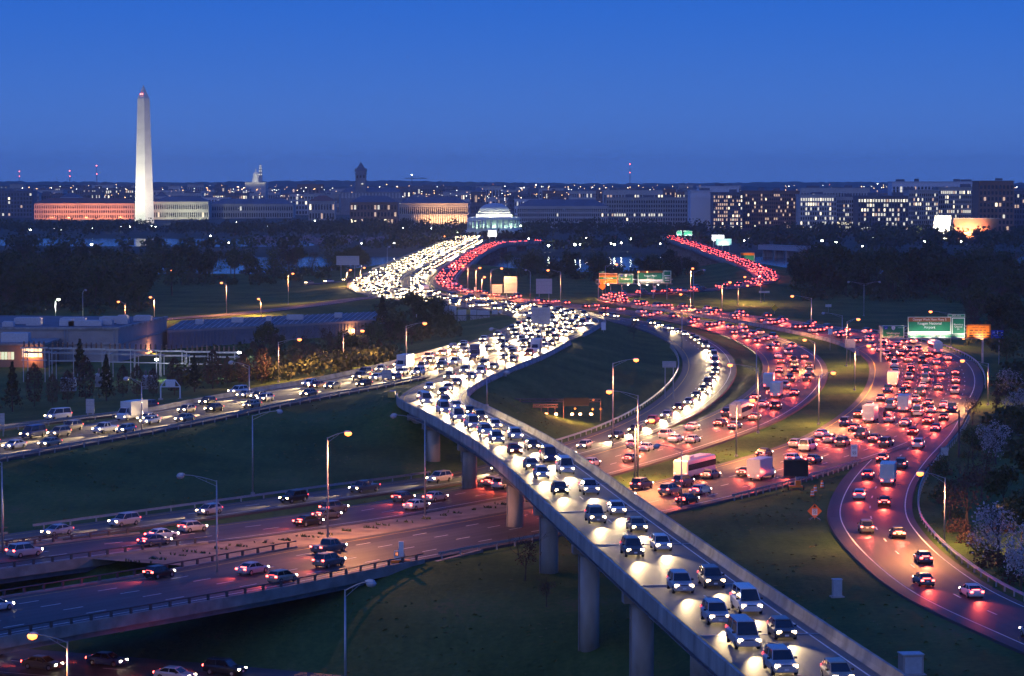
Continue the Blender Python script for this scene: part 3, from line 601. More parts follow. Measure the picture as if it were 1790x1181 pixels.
# bridge lamps and park lamps far away: short post and globe
ppost = MB().lathe((0, 0, 0), [(.12, 0), (.08, 4.2)], 5).mesh('post', DSTEEL); pglobe = MB().lathe((0, 0, 4.2), [(.15, 0), (.42, .3), (.42, .6), (.15, .85)], 8).mesh('globe', WHITELAMP)
pglobe2 = MB().lathe((0, 0, 4.2), [(.2, 0), (.75, .4), (.75, 1.0), (.2, 1.4)], 8).mesh('globe', GREENLAMP); pglobe3 = MB().lathe((0, 0, 4.2), [(.15, 0), (.5, .3), (.5, .7), (.15, 1)], 8).mesh('globe', SODIUM)
PK = [(13, 389, 1), (54, 389, 1), (53, 402, 2), (36, 350, 1), (90, 328, 1), (78, 334, 1), (213, 389, 1), (95, 399, 1), (108, 401, 2), (128, 391, 1), (142, 398, 1), (162, 400, 2), (211, 397, 2), (227, 397, 2), (265, 396, 2), (272, 396, 1), (160, 428, 2), (332, 388, 1), (359, 387, 2), (369, 400, 2), (329, 395, 1), (368, 412, 1), (400, 424, 1),
      (413, 387, 1), (461, 386, 1), (467, 396, 1), (551, 386, 2), (559, 401, 2), (586, 385, 1), (598, 386, 1), (626, 385, 1), (622, 394, 1), (661, 392, 1), (678, 399, 2), (692, 387, 1), (705, 398, 1), (720, 391, 2), (754, 399, 2), (664, 370, 3), (580, 366, 1), (603, 365, 1), (599, 427, 1), (632, 425, 1), (689, 425, 1), (788, 407, 2), (800, 408, 2), (777, 413, 3),
      (910, 395, 2), (948, 388, 1), (956, 395, 1), (959, 430, 2), (1005, 428, 2), (1014, 427, 1), (924, 417, 1), (938, 418, 1), (1025, 415, 1), (1068, 425, 1), (1074, 428, 2), (1086, 424, 1), (1103, 418, 2), (1109, 415, 2), (1096, 402, 3), (1136, 400, 1), (1154, 426, 1), (1075, 382, 3), (1113, 380, 3), (1182, 378, 3), (1241, 377, 2),
      (1367, 417, 2), (1392, 419, 2), (1411, 419, 1), (1437, 421, 2), (1461, 424, 2), (1301, 420, 1), (1307, 417, 1), (1525, 416, 2), (1548, 403, 2), (1555, 415, 2), (1577, 394, 1), (1616, 423, 2), (1629, 413, 1), (1684, 417, 2), (1680, 422, 1), (1725, 451, 1), (1748, 392, 1), (1508, 430, 1), (440, 470, 1), (275, 469, 3), (300, 473, 3), (862, 322, 3), (937, 323, 2), (1450, 323, 3), (1486, 324, 3), (1534, 321, 1)]
for i, (x, y, kk) in enumerate(sorted(PK)):
    Yd = (3300 if y > 376 else 4300) if y < 402 else 2500 if y < 412 else 2150
    Yd = 1380 if y > 445 else 1950 if y > 421 else Yd
    if y < 345: Yd = 5200
    p = P(x, y, Yd); base = tz(p.x, p.y) if Yd < 1490 else 2.0
    if p.z - 4.6 < base: p = G(x, y, base + 4.6)
    if 1495 < p.y < 1870: p = P(x, y, 1890)
    t = thing('park_lamp', ('white', 'greenish white', 'orange')[kk - 1] + ' lamp far across the river, ' + ordinal(i + 1) + ' far lamp from the left', 'lamp', (p.x, p.y, p.z - 4.6), 0, 'far lamps across the river')
    link('globe', (pglobe, pglobe2, pglobe3)[kk - 1], t)
    o = link('post', ppost, t)
    o.scale = (1, 1, 1)
    if p.z - 4.6 > base + 1: o.scale = (1, 1, (p.z - .4 - base) / 4.2); o.location = (0, 0, -(p.z - 4.6 - base))

# ------------------------------------------------------------------ vehicles
PAINTS = {n: mat('car_paint_' + n, c, .28, .15, var=.03, spec=.6) for n, c in (('white', (.7, .7, .68)), ('silver', (.42, .43, .45)), ('grey', (.12, .125, .13)), ('black', (.015, .015, .017)), ('blue', (.03, .06, .18)), ('red', (.3, .02, .02)), ('beige', (.36, .31, .23)))}
def body_rings(st):
    return [[(x, -w * .9, zb), (x, -w, zb + .14), (x, -w, zt - .2), (x, -w * .86, zt), (x, w * .86, zt), (x, w, zt - .2), (x, w, zb + .14), (x, w * .9, zb)] for x, w, zb, zt in st]
KINDS = {
 'sedan': dict(body=[(-2.33, .68, .4, .8), (-2.22, .84, .28, .96), (-1.3, .9, .2, .98), (0, .91, .2, .95), (1.1, .9, .2, .92), (2.0, .85, .24, .8), (2.32, .66, .34, .62)], cab=(-1.85, -1.0, .35, 1.15, .94, 1.45), wb=1.38, hl=(2.2, .62, .66), tl=(-2.3, .64, .82)),
 'hatchback': dict(body=[(-2.0, .72, .4, .85), (-1.92, .84, .28, 1.0), (-1.2, .88, .2, 1.0), (0, .88, .2, .97), (1.0, .87, .2, .93), (1.75, .82, .24, .82), (2.0, .66, .34, .66)], cab=(-1.9, -1.5, .3, 1.1, .97, 1.52), wb=1.25, hl=(1.9, .6, .7), tl=(-1.98, .66, .9)),
 'suv': dict(body=[(-2.35, .76, .45, .95), (-2.28, .9, .34, 1.1), (-1.3, .95, .26, 1.12), (0, .95, .26, 1.1), (1.1, .94, .26, 1.08), (2.05, .9, .3, 1.0), (2.35, .74, .38, .78)], cab=(-2.25, -1.85, .35, 1.05, 1.1, 1.78), wb=1.42, hl=(2.24, .68, .82), tl=(-2.34, .74, 1.02)),
 'van': dict(body=[(-2.6, .86, .45, 1.1), (-2.55, .96, .34, 1.25), (-1.3, .99, .28, 1.27), (0, .99, .28, 1.25), (1.4, .98, .28, 1.2), (2.2, .94, .3, 1.02), (2.6, .78, .38, .8)], cab=(-2.55, -2.4, 1.0, 1.75, 1.25, 2.15), wb=1.6, hl=(2.48, .72, .84), tl=(-2.58, .82, 1.15)),
 'pickup truck': dict(body=[(-2.75, .84, .5, 1.0), (-2.7, .95, .36, 1.12), (-1.4, .97, .3, 1.12), (0, .97, .3, 1.12), (1.2, .97, .3, 1.12), (2.3, .93, .32, 1.05), (2.65, .78, .4, .82)], cab=(-.75, -.6, .75, 1.4, 1.12, 1.82), wb=1.75, hl=(2.52, .72, .84), tl=(-2.74, .82, 1.0)),
}
KINDS['box truck'] = dict(body=[(-3.9, .9, .5, .95), (-3.8, 1.0, .45, 1.0), (-1.5, 1.0, .45, 1.0), (1.6, 1.0, .4, 1.1), (2.2, 1.02, .38, 1.45), (3.0, 1.0, .38, 1.4), (3.5, .85, .42, 1.1)], cab=(1.65, 1.7, 2.3, 2.95, 1.4, 2.35), wb=2.5, hl=(3.4, .75, .8), tl=(-3.9, .8, .85), cargo=((-1.15, 0, 2.15), (5.5, 2.3, 2.5)))
KINDS['bus'] = dict(body=[(-5.9, 1.1, .5, 2.9), (-5.8, 1.26, .38, 3.1), (-2, 1.28, .35, 3.15), (0, 1.28, .35, 3.15), (3, 1.28, .35, 3.15), (5.7, 1.26, .35, 3.1), (5.95, 1.1, .45, 2.7)], cab=(-5.6, -5.6, 5.9, 5.98, 1.45, 2.45), wb=3.2, hl=(5.9, .85, .8), tl=(-5.9, .95, 1.0), wide=1.0)
wheel_m = MB().tube((0, -.11, 0), (0, .11, 0), .34, n=12).mesh('wheel', TYRE, True); rim_m = MB().tube((0, -.125, 0), (0, .125, 0), .2, n=8).mesh('rim', RIM)
KM = {}
mirror_m = MB().box((0, 0, 0), (.12, .22, .16)).mesh('mirror', SBLACK); grille_m = MB().box((0, 0, 0), (.1, .8, .16)).mesh('grille', SBLACK); plate_m = MB().box((0, 0, 0), (.03, .34, .15)).mesh('number_plate', SWHITE); bumper_m = MB().box((0, 0, 0), (.12, 1.3, .12)).mesh('bumper', SBLACK)
for kn, K in KINDS.items():
    b = MB().loft(body_rings(K['body']))
    x0, x1, x2, x3, zb, zt = K['cab']; wb_, wt = K['body'][3][1] * (1.006 if 'wide' in K else .86), K['body'][3][1] * (1.006 if 'wide' in K else .7)
    base = [(x0, -wb_, zb - .05), (x3, -wb_, zb - .05), (x3, wb_, zb - .05), (x0, wb_, zb - .05)]; top = [(x1, -wt, zt - .07), (x2, -wt, zt - .07), (x2, wt, zt - .07), (x1, wt, zt - .07)]
    c = MB().loft([base, top])
    rf = MB().loft([[(x1 - .06, -wt - .03, zt - .09), (x2 + .08, -wt - .03, zt - .09), (x2 + .08, wt + .03, zt - .09), (x1 - .06, wt + .03, zt - .09)], [(x1, -wt * .9, zt), (x2, -wt * .9, zt), (x2, wt * .9, zt), (x1, wt * .9, zt)]])
    for (a, q) in ((0, 0), (1, 1), (2, 2), (3, 3)): rf.tube(base[a], top[q], .045, n=4)
    mx_ = (x1 + x2) / 2; rf.tube((mx_ * .6 + (x0 + x3) * .2, -wb_ - .005, zb), (mx_, -wt - .005, zt - .06), .04, n=4); rf.tube((mx_ * .6 + (x0 + x3) * .2, wb_ + .005, zb), (mx_, wt + .005, zt - .06), .04, n=4)
    if 'wide' in K: rf = MB().box((0, 0, 3.22), (9, 2.0, .16)); rf.box((-3, 0, 3.4), (2, 1.4, .3))
    if 'cargo' in K: rf.box(*K['cargo'])
    hx, hy, hz = K['hl']; tx, ty, tz_ = K['tl']
    KM[kn] = dict(body=b, cab=c.mesh('windows', GLASS), roof=rf,
        head=MB().box((0, 0, 0), (.16, .36, .2), taper=.9).mesh('headlight', HEAD), tail=MB().box((0, 0, 0), (.12, .34, .2), taper=.9).mesh('taillight', TAIL),
        head2=MB().box((0, 0, 0), (.16, .36, .2), taper=.9).mesh('headlight', HEAD_DIM), tail2=MB().box((0, 0, 0), (.12, .34, .2), taper=.9).mesh('taillight', TAIL_DIM), bm={}, rm={}, tlm=MB().box((0, 0, 0), (.05, .9, .07)).mesh('brake_light', TAIL))
def kind_mesh(kn, col):
    d = KM[kn]
    if col not in d['bm']: d['bm'][col] = d['body'].mesh('body', PAINTS[col], False); d['rm'][col] = d['roof'].mesh('roof', PAINTS[col])
    return d['bm'][col], d['rm'][col]
beam_d, glow_d = {}, {}
def light_data(store, key, energy, col, size, blend):
    if key not in store:
        d = bpy.data.lights.new(key, 'SPOT'); d.energy = energy; d.color = col; d.spot_size = size; d.spot_blend = blend; d.shadow_soft_size = .12; store[key] = d
    return store[key]
BEAM_E, GLOW_E = 46000.0, 2300.0
BEAM_COL, GLOW_COL = (1.0, 0.70, 0.34), (1.0, 0.09, 0.05)
def vehicle(kn, col, loc, rz, white, label, detail, group, ek=1.0):
    K, M = KINDS[kn], KM[kn]; bm, rm = kind_mesh(kn, col)
    nm = kn.replace(' ', '_'); t = thing(nm, label, {'sedan': 'car', 'hatchback': 'car', 'suv': 'car', 'van': 'van', 'pickup truck': 'truck', 'box truck': 'truck', 'bus': 'bus'}[kn], loc, rz, group)
    link('body', bm, t); link('windows', M['cab'], t); link('roof', rm, t)
    for s in (-1, 1):
        hx, hy, hz = K['hl']; link('headlight', M['head'] if white else M['head2'], t, (hx, s * hy, hz))
        tx, ty, tz_ = K['tl']; link('taillight', M['tail2'] if white else M['tail'], t, (tx, s * ty, tz_))
        if detail:
            for x in (-K['wb'], K['wb']):
                w = link('wheel', wheel_m, t, (x, s * (K['body'][3][1] - .1), .34))
                if detail > 1: link('rim', rim_m, w)
            if detail > 1 and 'wide' not in K: link('mirror', mirror_m, t, (K['cab'][3] - .45, s * (K['body'][3][1] + .06), K['cab'][4] + .05))
    if detail: link('grille', grille_m, t, (hx + .02, 0, hz - .02)); link('number_plate', plate_m, t, (tx - .03, 0, tz_ - .12)); link('number_plate', plate_m, t, (hx + .1, 0, hz - .26)); link('bumper', bumper_m, t, (hx + .03, 0, hz - .3))
    if not white: link('brake_light', M['tlm'], t, (K['cab'][0] + .12, 0, K['cab'][4] + .06))
    if white:
        o = bpy.data.objects.new('headlight_beam', light_data(beam_d, 'headlight_beam%.2f' % ek, BEAM_E * ek, BEAM_COL, R(34), 1.0)); COL.objects.link(o); o.parent = t
        o.location = (K['hl'][0] + .35, 0, K['hl'][2] + .05); o.rotation_euler = Vector((1, 0, -.045)).to_track_quat('-Z', 'Y').to_euler()
    else:
        o = bpy.data.objects.new('taillight_glow', light_data(glow_d, 'taillight_glow%.2f' % ek, GLOW_E * ek, GLOW_COL, R(64), 1.0)); COL.objects.link(o); o.parent = t
        o.location = (K['tl'][0] - .3, 0, K['tl'][2]); o.rotation_euler = Vector((-1, 0, -.16)).to_track_quat('-Z', 'Y').to_euler()
    return t
kw = [('sedan', 9), ('suv', 7), ('hatchback', 4), ('van', 2), ('pickup truck', 2), ('box truck', .7), ('bus', .25)]; cw = [('white', 4), ('silver', 6), ('grey', 6), ('black', 5), ('blue', 2), ('red', 1), ('beige', 2)]
cl = [('white', 7), ('silver', 7), ('beige', 5), ('grey', 4), ('black', 2), ('blue', 1), ('red', 1)]
pick = lambda q: rnd.choices([a for a, _ in q], [b for _, b in q])[0]
QUEUE = []   # (distance, road, d, offset, heading flip, white, lane phrase)
def lane(rd, off, d0, d1, gap, white, flip, phrase, jit=.45):
    d = d0 + rnd.uniform(0, gap)
    while d < d1:
        o = off + rnd.uniform(-.25, .25); p = rd.at(d, o, rd.dz + .02); px, py = project(p)
        kn = pick(kw if p.y > 420 else kw[:5])
        if kn in ('bus', 'box truck'): d += 4; p = rd.at(d, o, rd.dz + .02)
        if -40 < px < 1830 and py < 1215: QUEUE.append((p.y, rd, d, o, flip, white, phrase, kn))
        d += max(7.0, gap * rnd.uniform(1 - jit, 1 + jit)) + (5 if kn in ('bus', 'box truck') else 0)
Lf = flyover.len
lane(flyover, 1.75, 0, Lf, 19, 1, 1, 'inner flyover lane'); lane(flyover, -1.85, 0, Lf, 21, 1, 1, 'outer flyover lane')
for o, nme in ((-5.4, 'farthest'), (-1.8, 'second'), (1.8, 'third'), (5.4, 'nearest')): lane(inbound, o, 0, D_M, 20, 1, 1, nme + ' lane of the left white-lit road')
for i, o in enumerate((-9, -5.4, -1.8, 1.8, 5.4, 9)): lane(inbound, o, D_M, inbound.near(668, 482), 23, 1, 1, ordinal(i + 1) + ' lane of the bright double bend')
for i, o in enumerate((-7, -3.5, 0, 3.5, 7)): lane(inbound, o, inbound.near(668, 482), inbound.len, 26, 1, 1, ordinal(i + 1) + ' lane of the wide river bridge')
lane(express, -1.3, 0, express.near(1000, 547), 20, 1, 0, 'express lane beyond the bright bend'); lane(express, 2.0, 0, express.near(850, 526), 20, 1, 0, 'second express lane near the river')
lane(express, -1.6, express.near(1000, 547), express.len, 15, 1, 0, 'express loop lane')
for o, nme in ((-3.6, 'inner'), (0, 'middle'), (3.6, 'outer')): lane(south, o, 0, south.near(1060, 541), 30 if o else 24, 0, 0, nme + ' lane of the inner red highway'); lane(south, o * .8, south.near(1060, 541), south.len, 26, 0, 0, nme + ' lane of the red river curve')
for o, nme, g in ((-7.3, 'innermost', 21), (-3.65, 'second', 19), (0, 'third', 23), (3.65, 'fourth', 30), (7.3, 'outermost', 40)):
    lane(outer, o, 0, outer.near(900, 919), g * 2.6, 0, 0, nme + ' lane on the nearer low bridge'); lane(outer, o, outer.near(1020, 895), D_O, g, 0, 0, nme + ' lane of the outer red bend')
for o, nme in ((-3.4, 'left'), (.2, 'middle'), (3.8, 'right')): lane(outer, o, D_O + 10, outer.len, 17, 0, 0, nme + ' lane of the far red road')
lane(exitramp, -1.8, 15, exitramp.len, 26, 0, 1, 'left lane of the exit ramp'); lane(exitramp, 1.9, 15, exitramp.len, 34, 0, 1, 'right lane of the exit ramp')
lane(sliproad, 0, 0, sliproad.len, 34, 1, 1, 'narrow slip road'); lane(sideramp, 0, 0, sideramp.len, 14, 1, 1, 'short side ramp'); lane(under, 3, 0, under.len, 16, 0, 0, 'near lane of the dark underpass'); lane(under, -2, 0, under.len, 22, 0, 0, 'far lane of the dark underpass')
LEN = {k: (v['body'][-1][0] - v['body'][0][0]) for k, v in KINDS.items()}
keep = []
for q in sorted(QUEUE, key=lambda a: a[0]):                  # nobody drives into anybody else
    p = q[1].at(q[2], q[3]); an = q[1].dir(q[2]); ca, sa = math.cos(an), math.sin(an); ok = True
    for r in keep[-120:]:
        dx, dy = p.x - r[0], p.y - r[1]
        if abs(p.z - r[3]) < 3 and abs(dx * ca + dy * sa) < (LEN[q[7]] + r[2]) / 2 + .8 and abs(-dx * sa + dy * ca) < 2.35: ok = False; break
    if ok: keep.append((p.x, p.y, LEN[q[7]], p.z, q))
QUEUE = [k[4] for k in keep]; count = {}; far_t = MB(); NFAR = 0
for i, (dist, rd, d, o, flip, white, ph, kn) in enumerate(QUEUE):
    p = rd.at(d, o, rd.dz + camber(rd, d, o) + .02); rz = rd.dir(d) + (math.pi if flip else 0); col = pick(cl if white else cw) if kn not in ('bus', 'box truck', 'van') else pick([('white', 5), ('silver', 2), ('blue', 1)])
    if i < 300:
        count[ph] = count.get(ph, 0) + 1
        vehicle(kn, col, p, rz, white, f"{col} {kn}, {ordinal(count[ph])} from the camera in the {ph}", 2 if dist < 420 else 1, 'cars on the lit highways', (.13 if dist < 260 else .18 if dist < 330 else .32 if dist < 430 else .9) if white else 1.0)
    else:
        NFAR += 1; K = KINDS[kn]; ca, sa = math.cos(rz), math.sin(rz); mi = list(PAINTS).index(col)
        def W(q): return (p.x + q[0] * ca - q[1] * sa, p.y + q[0] * sa + q[1] * ca, p.z + q[2])
        far_t.loft([[W(q) for q in r] for r in body_rings(K['body'][::2])], mi)
        x0, x1, x2, x3, zb, zt = K['cab']; wb_ = K['body'][3][1] * .86; far_t.loft([[W(q) for q in ((x0, -wb_, zb), (x3, -wb_, zb), (x3, wb_, zb), (x0, wb_, zb))], [W(q) for q in ((x1, -wb_ * .8, zt), (x2, -wb_ * .8, zt), (x2, wb_ * .8, zt), (x1, wb_ * .8, zt))]], 7)
        for s in (-1, 1):
            q = K['hl'] if white else K['tl']; far_t.box(W((q[0] + (.05 if white else -.03), s * q[1], q[2])), (.2, .4, .24), rz, 8 if white else 9)
        if NFAR % 3 == 0:
            if white:
                l = bpy.data.objects.new('headlight_beam', light_data(beam_d, 'far_beam', BEAM_E * 2.2, BEAM_COL, R(26), 1.0)); l.location = W((K['hl'][0] + .4, 0, .9)); l.rotation_euler = Vector((ca, sa, -.07)).to_track_quat('-Z', 'Y').to_euler()
            else:
                l = bpy.data.objects.new('taillight_glow', light_data(glow_d, 'far_glow', GLOW_E * 3.0, GLOW_COL, R(70), 1.0)); l.location = W((K['tl'][0] - .4, 0, 1.0)); l.rotation_euler = Vector((-ca, -sa, -.16)).to_track_quat('-Z', 'Y').to_euler()
            COL.objects.link(l)
tag(far_t.obj('distant_traffic', list(PAINTS.values()) + [GLASS, HEAD, TAIL]), 'mass of distant cars with lit lamps on the river approaches', 'traffic', None, 'stuff')
print('VEHICLES', len(QUEUE), NFAR)

# ------------------------------------------------------------------ trees
def crown_mesh(name, h, r, n, leaf, m, seed, shape='round', holes=.0):
    g = random.Random(seed); mb = MB(); lobes = []
    for i in range(9 if shape == 'round' else 1):
        a = g.uniform(0, 6.28); rr = r * g.uniform(.15, .62); lobes.append((rr * math.cos(a), rr * math.sin(a), h * g.uniform(.42, .86), r * g.uniform(.3, .52)))
    for i in range(n):
        if shape == 'round':
            lx, ly, lz, lr = g.choice(lobes); v = Vector((g.gauss(0, 1), g.gauss(0, 1), g.gauss(0, .8))).normalized() * lr * g.uniform(.55, 1.08); p = Vector((lx, ly, lz)) + v
        elif shape == 'cone':
            t = g.random() ** .7; rr = r * (1 - t) * g.uniform(.5, 1.1) * (.75 + .25 * math.sin(t * 38)); a = g.uniform(0, 6.28); p = Vector((rr * math.cos(a), rr * math.sin(a), h * (.08 + .92 * t)))
        elif shape == 'column':
            t = g.random(); rr = r * (math.sin(math.pi * min(1, t * .9 + .12)) ** .6) * g.uniform(.5, 1.08); a = g.uniform(0, 6.28); p = Vector((rr * math.cos(a), rr * math.sin(a), h * (.12 + .88 * t)))
        else:
            v = Vector((g.gauss(0, 1), g.gauss(0, 1), abs(g.gauss(0, .9)))).normalized() * g.uniform(.5, 1.05); p = Vector((v.x * r, v.y * r, v.z * h))
        s = leaf * g.uniform(.5, 1.3); u = Vector((g.gauss(0, 1), g.gauss(0, 1), g.gauss(0, 1))).normalized(); w = u.orthogonal().normalized(); k = u.cross(w)
        mb.add([p + w * s, p + k * s * .8, p - w * s * .9, p - k * s * .7], [(0, 1, 2, 3)])
    return mb.mesh(name, m)
def limbs_mesh(name, h, r, seed, depth=3, r0=.22, spread=.55, fine=3):
    g = random.Random(seed); mb = MB()
    def grow(p, d, ln, rad, k):
        q = p + d * ln; mb.tube(p, q, rad, rad * .62, 5 if k == 0 else 3, caps=False)
        if k >= depth: return
        for _ in range(g.randint(2, fine) + (1 if k == 0 else 0)):
            e = (d + Vector((g.gauss(0, spread), g.gauss(0, spread), g.gauss(.12, spread * .5)))).normalized(); grow(p + d * ln * g.uniform(.55, 1), e, ln * g.uniform(.55, .82), rad * .55, k + 1)
    grow(Vector((0, 0, -.4)), Vector((g.uniform(-.05, .05), g.uniform(-.05, .05), 1)).normalized(), h * .42, r0, 0)
    return mb.mesh(name, TRUNK)
TP = {'dark': [(crown_mesh('crown', 12, 5.4, 1500, .42, L_DARK, 10 + i), limbs_mesh('trunk', 12, 5, 20 + i)) for i in range(4)],
      'spring': [(crown_mesh('crown', 12, 5.2, 800, .32, L_MID, 30 + i), limbs_mesh('trunk', 13, 5, 40 + i, 4)) for i in range(3)],
      'bud': [(crown_mesh('crown', 10, 3.6, 520, .2, L_RUST, 50 + i), limbs_mesh('trunk', 13, 4, 60 + i, 5, .2, .42)) for i in range(3)],
      'bloom': [(crown_mesh('crown', 8, 4.2, 1300, .17, L_BLOOM, 70 + i), limbs_mesh('trunk', 9, 4, 80 + i, 4)) for i in range(2)],
      'fir': [(crown_mesh('crown', 11, 3.2, 1100, .36, L_FIR, 90 + i, 'cone'), limbs_mesh('trunk', 11, 1, 95 + i, 0)) for i in range(2)],
      'column': [(crown_mesh('crown', 10, 2.2, 900, .26, L_RUST, 100 + i, 'column'), limbs_mesh('trunk', 11, 2, 105 + i, 4, .16, .22)) for i in range(3)]}
TREES = []
def tree(kind, x, y, sc, label_kind, belt, z=None): TREES.append((kind, x, y, sc, label_kind, belt, z))
OCC = np.array([[q[0], q[1], q[3] / 2] for rd in ROADS for q in rd.c])
def free(x, y, m=5.0): return (np.hypot(OCC[:, 0] - x, OCC[:, 1] - y) - OCC[:, 2]).min() > m
def belt(name, n, px, py, kinds, sc, margin=5.0, avoid=()):
    k = 0; tries = 0
    while k < n and tries < n * 30:
        tries += 1; a, b = rnd.uniform(*px), rnd.uniform(*py)
        if any(x0 < a < x1 and y0 < b < y1 for x0, x1, y0, y1 in avoid): continue
        p = G(a, b, 1.0)
        if p.y > 1470 or not free(p.x, p.y, margin): continue
        tree(pick(kinds), p.x, p.y, rnd.uniform(*sc), '', name); k += 1
belt('dark belt left of the river', 84, (-20, 560), (468, 545), [('dark', 6), ('spring', 3), ('bud', 1)], (1.05, 1.7), 6, [(380, 700, 505, 560), (250, 640, 520, 570)])
belt('wood behind the warehouse roof', 26, (-20, 260), (505, 552), [('dark', 5), ('spring', 3), ('bud', 2)], (.8, 1.2), 6)
belt('brush before the shed', 22, (440, 700), (612, 656), [('bud', 5), ('dark', 2), ('column', 3)], (.4, .75), 4)
belt('thicket beside the river bridge head', 12, (540, 640), (462, 484), [('dark', 3), ('spring', 2)], (.7, 1.1), 6)
belt('wood right of the far red road', 66, (1390, 1800), (462, 522), [('dark', 6), ('spring', 3), ('bud', 1)], (1.1, 1.7), 6)
belt('clump between the red river roads', 30, (880, 1180), (466, 500), [('dark', 5), ('spring', 3)], (.7, 1.1), 7)
belt('clump inside the far red curve', 14, (1120, 1225), (468, 492), [('dark', 5), ('spring', 2)], (.45, .7), 7)
belt('wood right of the signs', 26, (1690, 1800), (520, 600), [('dark', 4), ('bud', 3), ('spring', 2)], (.8, 1.25), 7)
for i, x in enumerate((22, 60, 92, 118, 150, 186, 215, 240, 268, 305, 340, 372, 398, 425, 458)):
    p = G(x, 712 - .085 * x + rnd.uniform(-4, 4), 3.0); tree('column' if i % 5 else 'fir', p.x, p.y, rnd.uniform(.6, 1.0), '', 'row beside the substation')
for x, y, k, s in ((140, 642, 'fir', .9), (668, 575, 'fir', 1.1), (690, 590, 'dark', .7), (655, 598, 'spring', .6), (720, 600, 'bud', .7), (745, 585, 'dark', .7), (780, 580, 'dark', .6), (700, 612, 'bud', .6), (560, 640, 'bud', .5), (520, 645, 'bud', .5), (640, 622, 'bud', .6), (585, 632, 'bud', .5), (760, 560, 'dark', .8), (725, 558, 'dark', .9)):
    p = G(x, y, 4.0); tree(k, p.x, p.y, s, '', 'planting behind the shed')
for x, y, k, s in ((1740, 812, 'bloom', .95), (1765, 700, 'bloom', .8), (1780, 735, 'bloom', .8), (1745, 985, 'bloom', 1.0), (1785, 1030, 'bloom', .8), (1690, 925, 'bud', .95), (1660, 905, 'bud', .6), (1715, 870, 'bud', .8), (1755, 885, 'dark', .6), (1650, 850, 'spring', .45), (1785, 960, 'dark', .7), (1760, 650, 'spring', .8), (1785, 790, 'dark', .7), (1790, 860, 'dark', .8), (1740, 740, 'bud', .7), (1700, 800, 'spring', .5), (1770, 600, 'dark', .8), (1745, 620, 'bud', .7), (1700, 745, 'bud', .55)):
    p = G(x, y, 1.0); tree(k, p.x, p.y, s, '', 'scrub beside the exit ramp')
p = G(1108, 592, 4); tree('bud', p.x, p.y, .55, '', 'top of the grass island'); p = G(918, 1005, 0.5); tree('bud', p.x, p.y, .55, '', 'foot of the flyover columns'); p = G(955, 1040, 0.3); tree('bud', p.x, p.y, .35, '', 'foot of the flyover columns')
TREES.sort(key=lambda t: project((t[1], t[2], 5))[0]); cnt = {}
WORDS = {'dark': 'dark leafy tree', 'spring': 'thin spring-leaved tree', 'bud': 'bare budding tree', 'bloom': 'white blossoming tree', 'fir': 'dark conifer', 'column': 'narrow upright bare tree'}
NAMES = {'dark': 'leafy_tree', 'spring': 'spring_tree', 'bud': 'bare_tree', 'bloom': 'blossom_tree', 'fir': 'conifer_tree', 'column': 'columnar_tree'}
for kind, x, y, sc, lk, bl, z in TREES:
    cnt[bl] = cnt.get(bl, 0) + 1; cm, lm = TP[kind][rnd.randrange(len(TP[kind]))]
    t = thing(NAMES[kind], f'{WORDS[kind]}, {ordinal(cnt[bl])} from the left in the {bl}', 'tree', (x, y, tz(x, y) if z is None else z), rnd.uniform(0, 6.28), 'trees of the ' + bl)
    t.scale = (sc * rnd.uniform(.9, 1.15), sc * rnd.uniform(.9, 1.15), sc)
    link('trunk', lm, t); link('crown', cm, t)
print('TREES', len(TREES))
# low shrubs along the wooded edge of the exit ramp and between the roads
shrub = crown_mesh('shrub', 1.6, 1.6, 420, .16, L_MID, 130, 'dome'); shrub2 = crown_mesh('shrub', 1.8, 1.7, 420, .15, L_RUST, 131, 'dome'); NSH = 0
for a, b in [(1650, 880), (1668, 905), (1690, 948), (1720, 970), (1735, 990), (1760, 1005), (1780, 1020), (1660, 860), (1708, 955), (1775, 990), (1640, 830), (1690, 800), (1715, 770), (1735, 745), (1750, 690), (1765, 720), (1700, 850), (1725, 900), (1752, 930), (1640, 870), (1675, 930)]:
    p = ground(a, b)
    if not free(p.x, p.y, 2.2): continue
    NSH += 1; t = tag(link('shrub', (shrub, shrub2)[NSH % 2], None, p, rnd.uniform(0, 6)), f'low shrub, {ordinal(NSH)} along the wooded edge of the exit ramp', 'shrub', 'shrubs by the exit ramp'); s = rnd.uniform(.8, 1.5); t.scale = (s, s, s * .9)
# understorey of the near woods: bushes and saplings closing the gaps between the trunks
mb = MB(); g = random.Random(15)
def clump(x, y, z, h, r, n, s):
    for _ in range(n):
        v = Vector((g.gauss(0, 1), g.gauss(0, 1), g.gauss(0, .7))).normalized() * g.uniform(.5, 1.05); p = Vector((x + v.x * r, y + v.y * r, z + h * .55 + v.z * h * .45))
        u = Vector((g.gauss(0, 1), g.gauss(0, 1), g.gauss(0, 1))).normalized(); w = u.orthogonal().normalized(); k = u.cross(w); q = s * g.uniform(.5, 1.2)
        mb.add([p + w * q, p + k * q, p - w * q, p - k * q], [(0, 1, 2, 3)])
for n_, px, py in ((300, (-20, 640), (466, 548)), (240, (1395, 1805), (462, 530)), (90, (885, 1220), (468, 498)), (70, (1700, 1805), (540, 800)), (60, (640, 790), (545, 615)), (70, (-20, 290), (500, 556)), (110, (300, 700), (625, 690))):
    for _ in range(n_):
        a, b_ = g.uniform(*px), g.uniform(*py); p = G(a, b_, 1.0)
        if p.y > 1465 or not free(p.x, p.y, 6) or (250 < a < 650 and 505 < b_ < 565): continue
        hh = g.uniform(2.5, 6); clump(p.x, p.y, tz(p.x, p.y) - .3, hh, hh * .9, 110, .5)
tag(mb.obj('wood_undergrowth', L_DARK), 'dark undergrowth filling the woods beside the interchange', 'undergrowth', None, 'stuff')
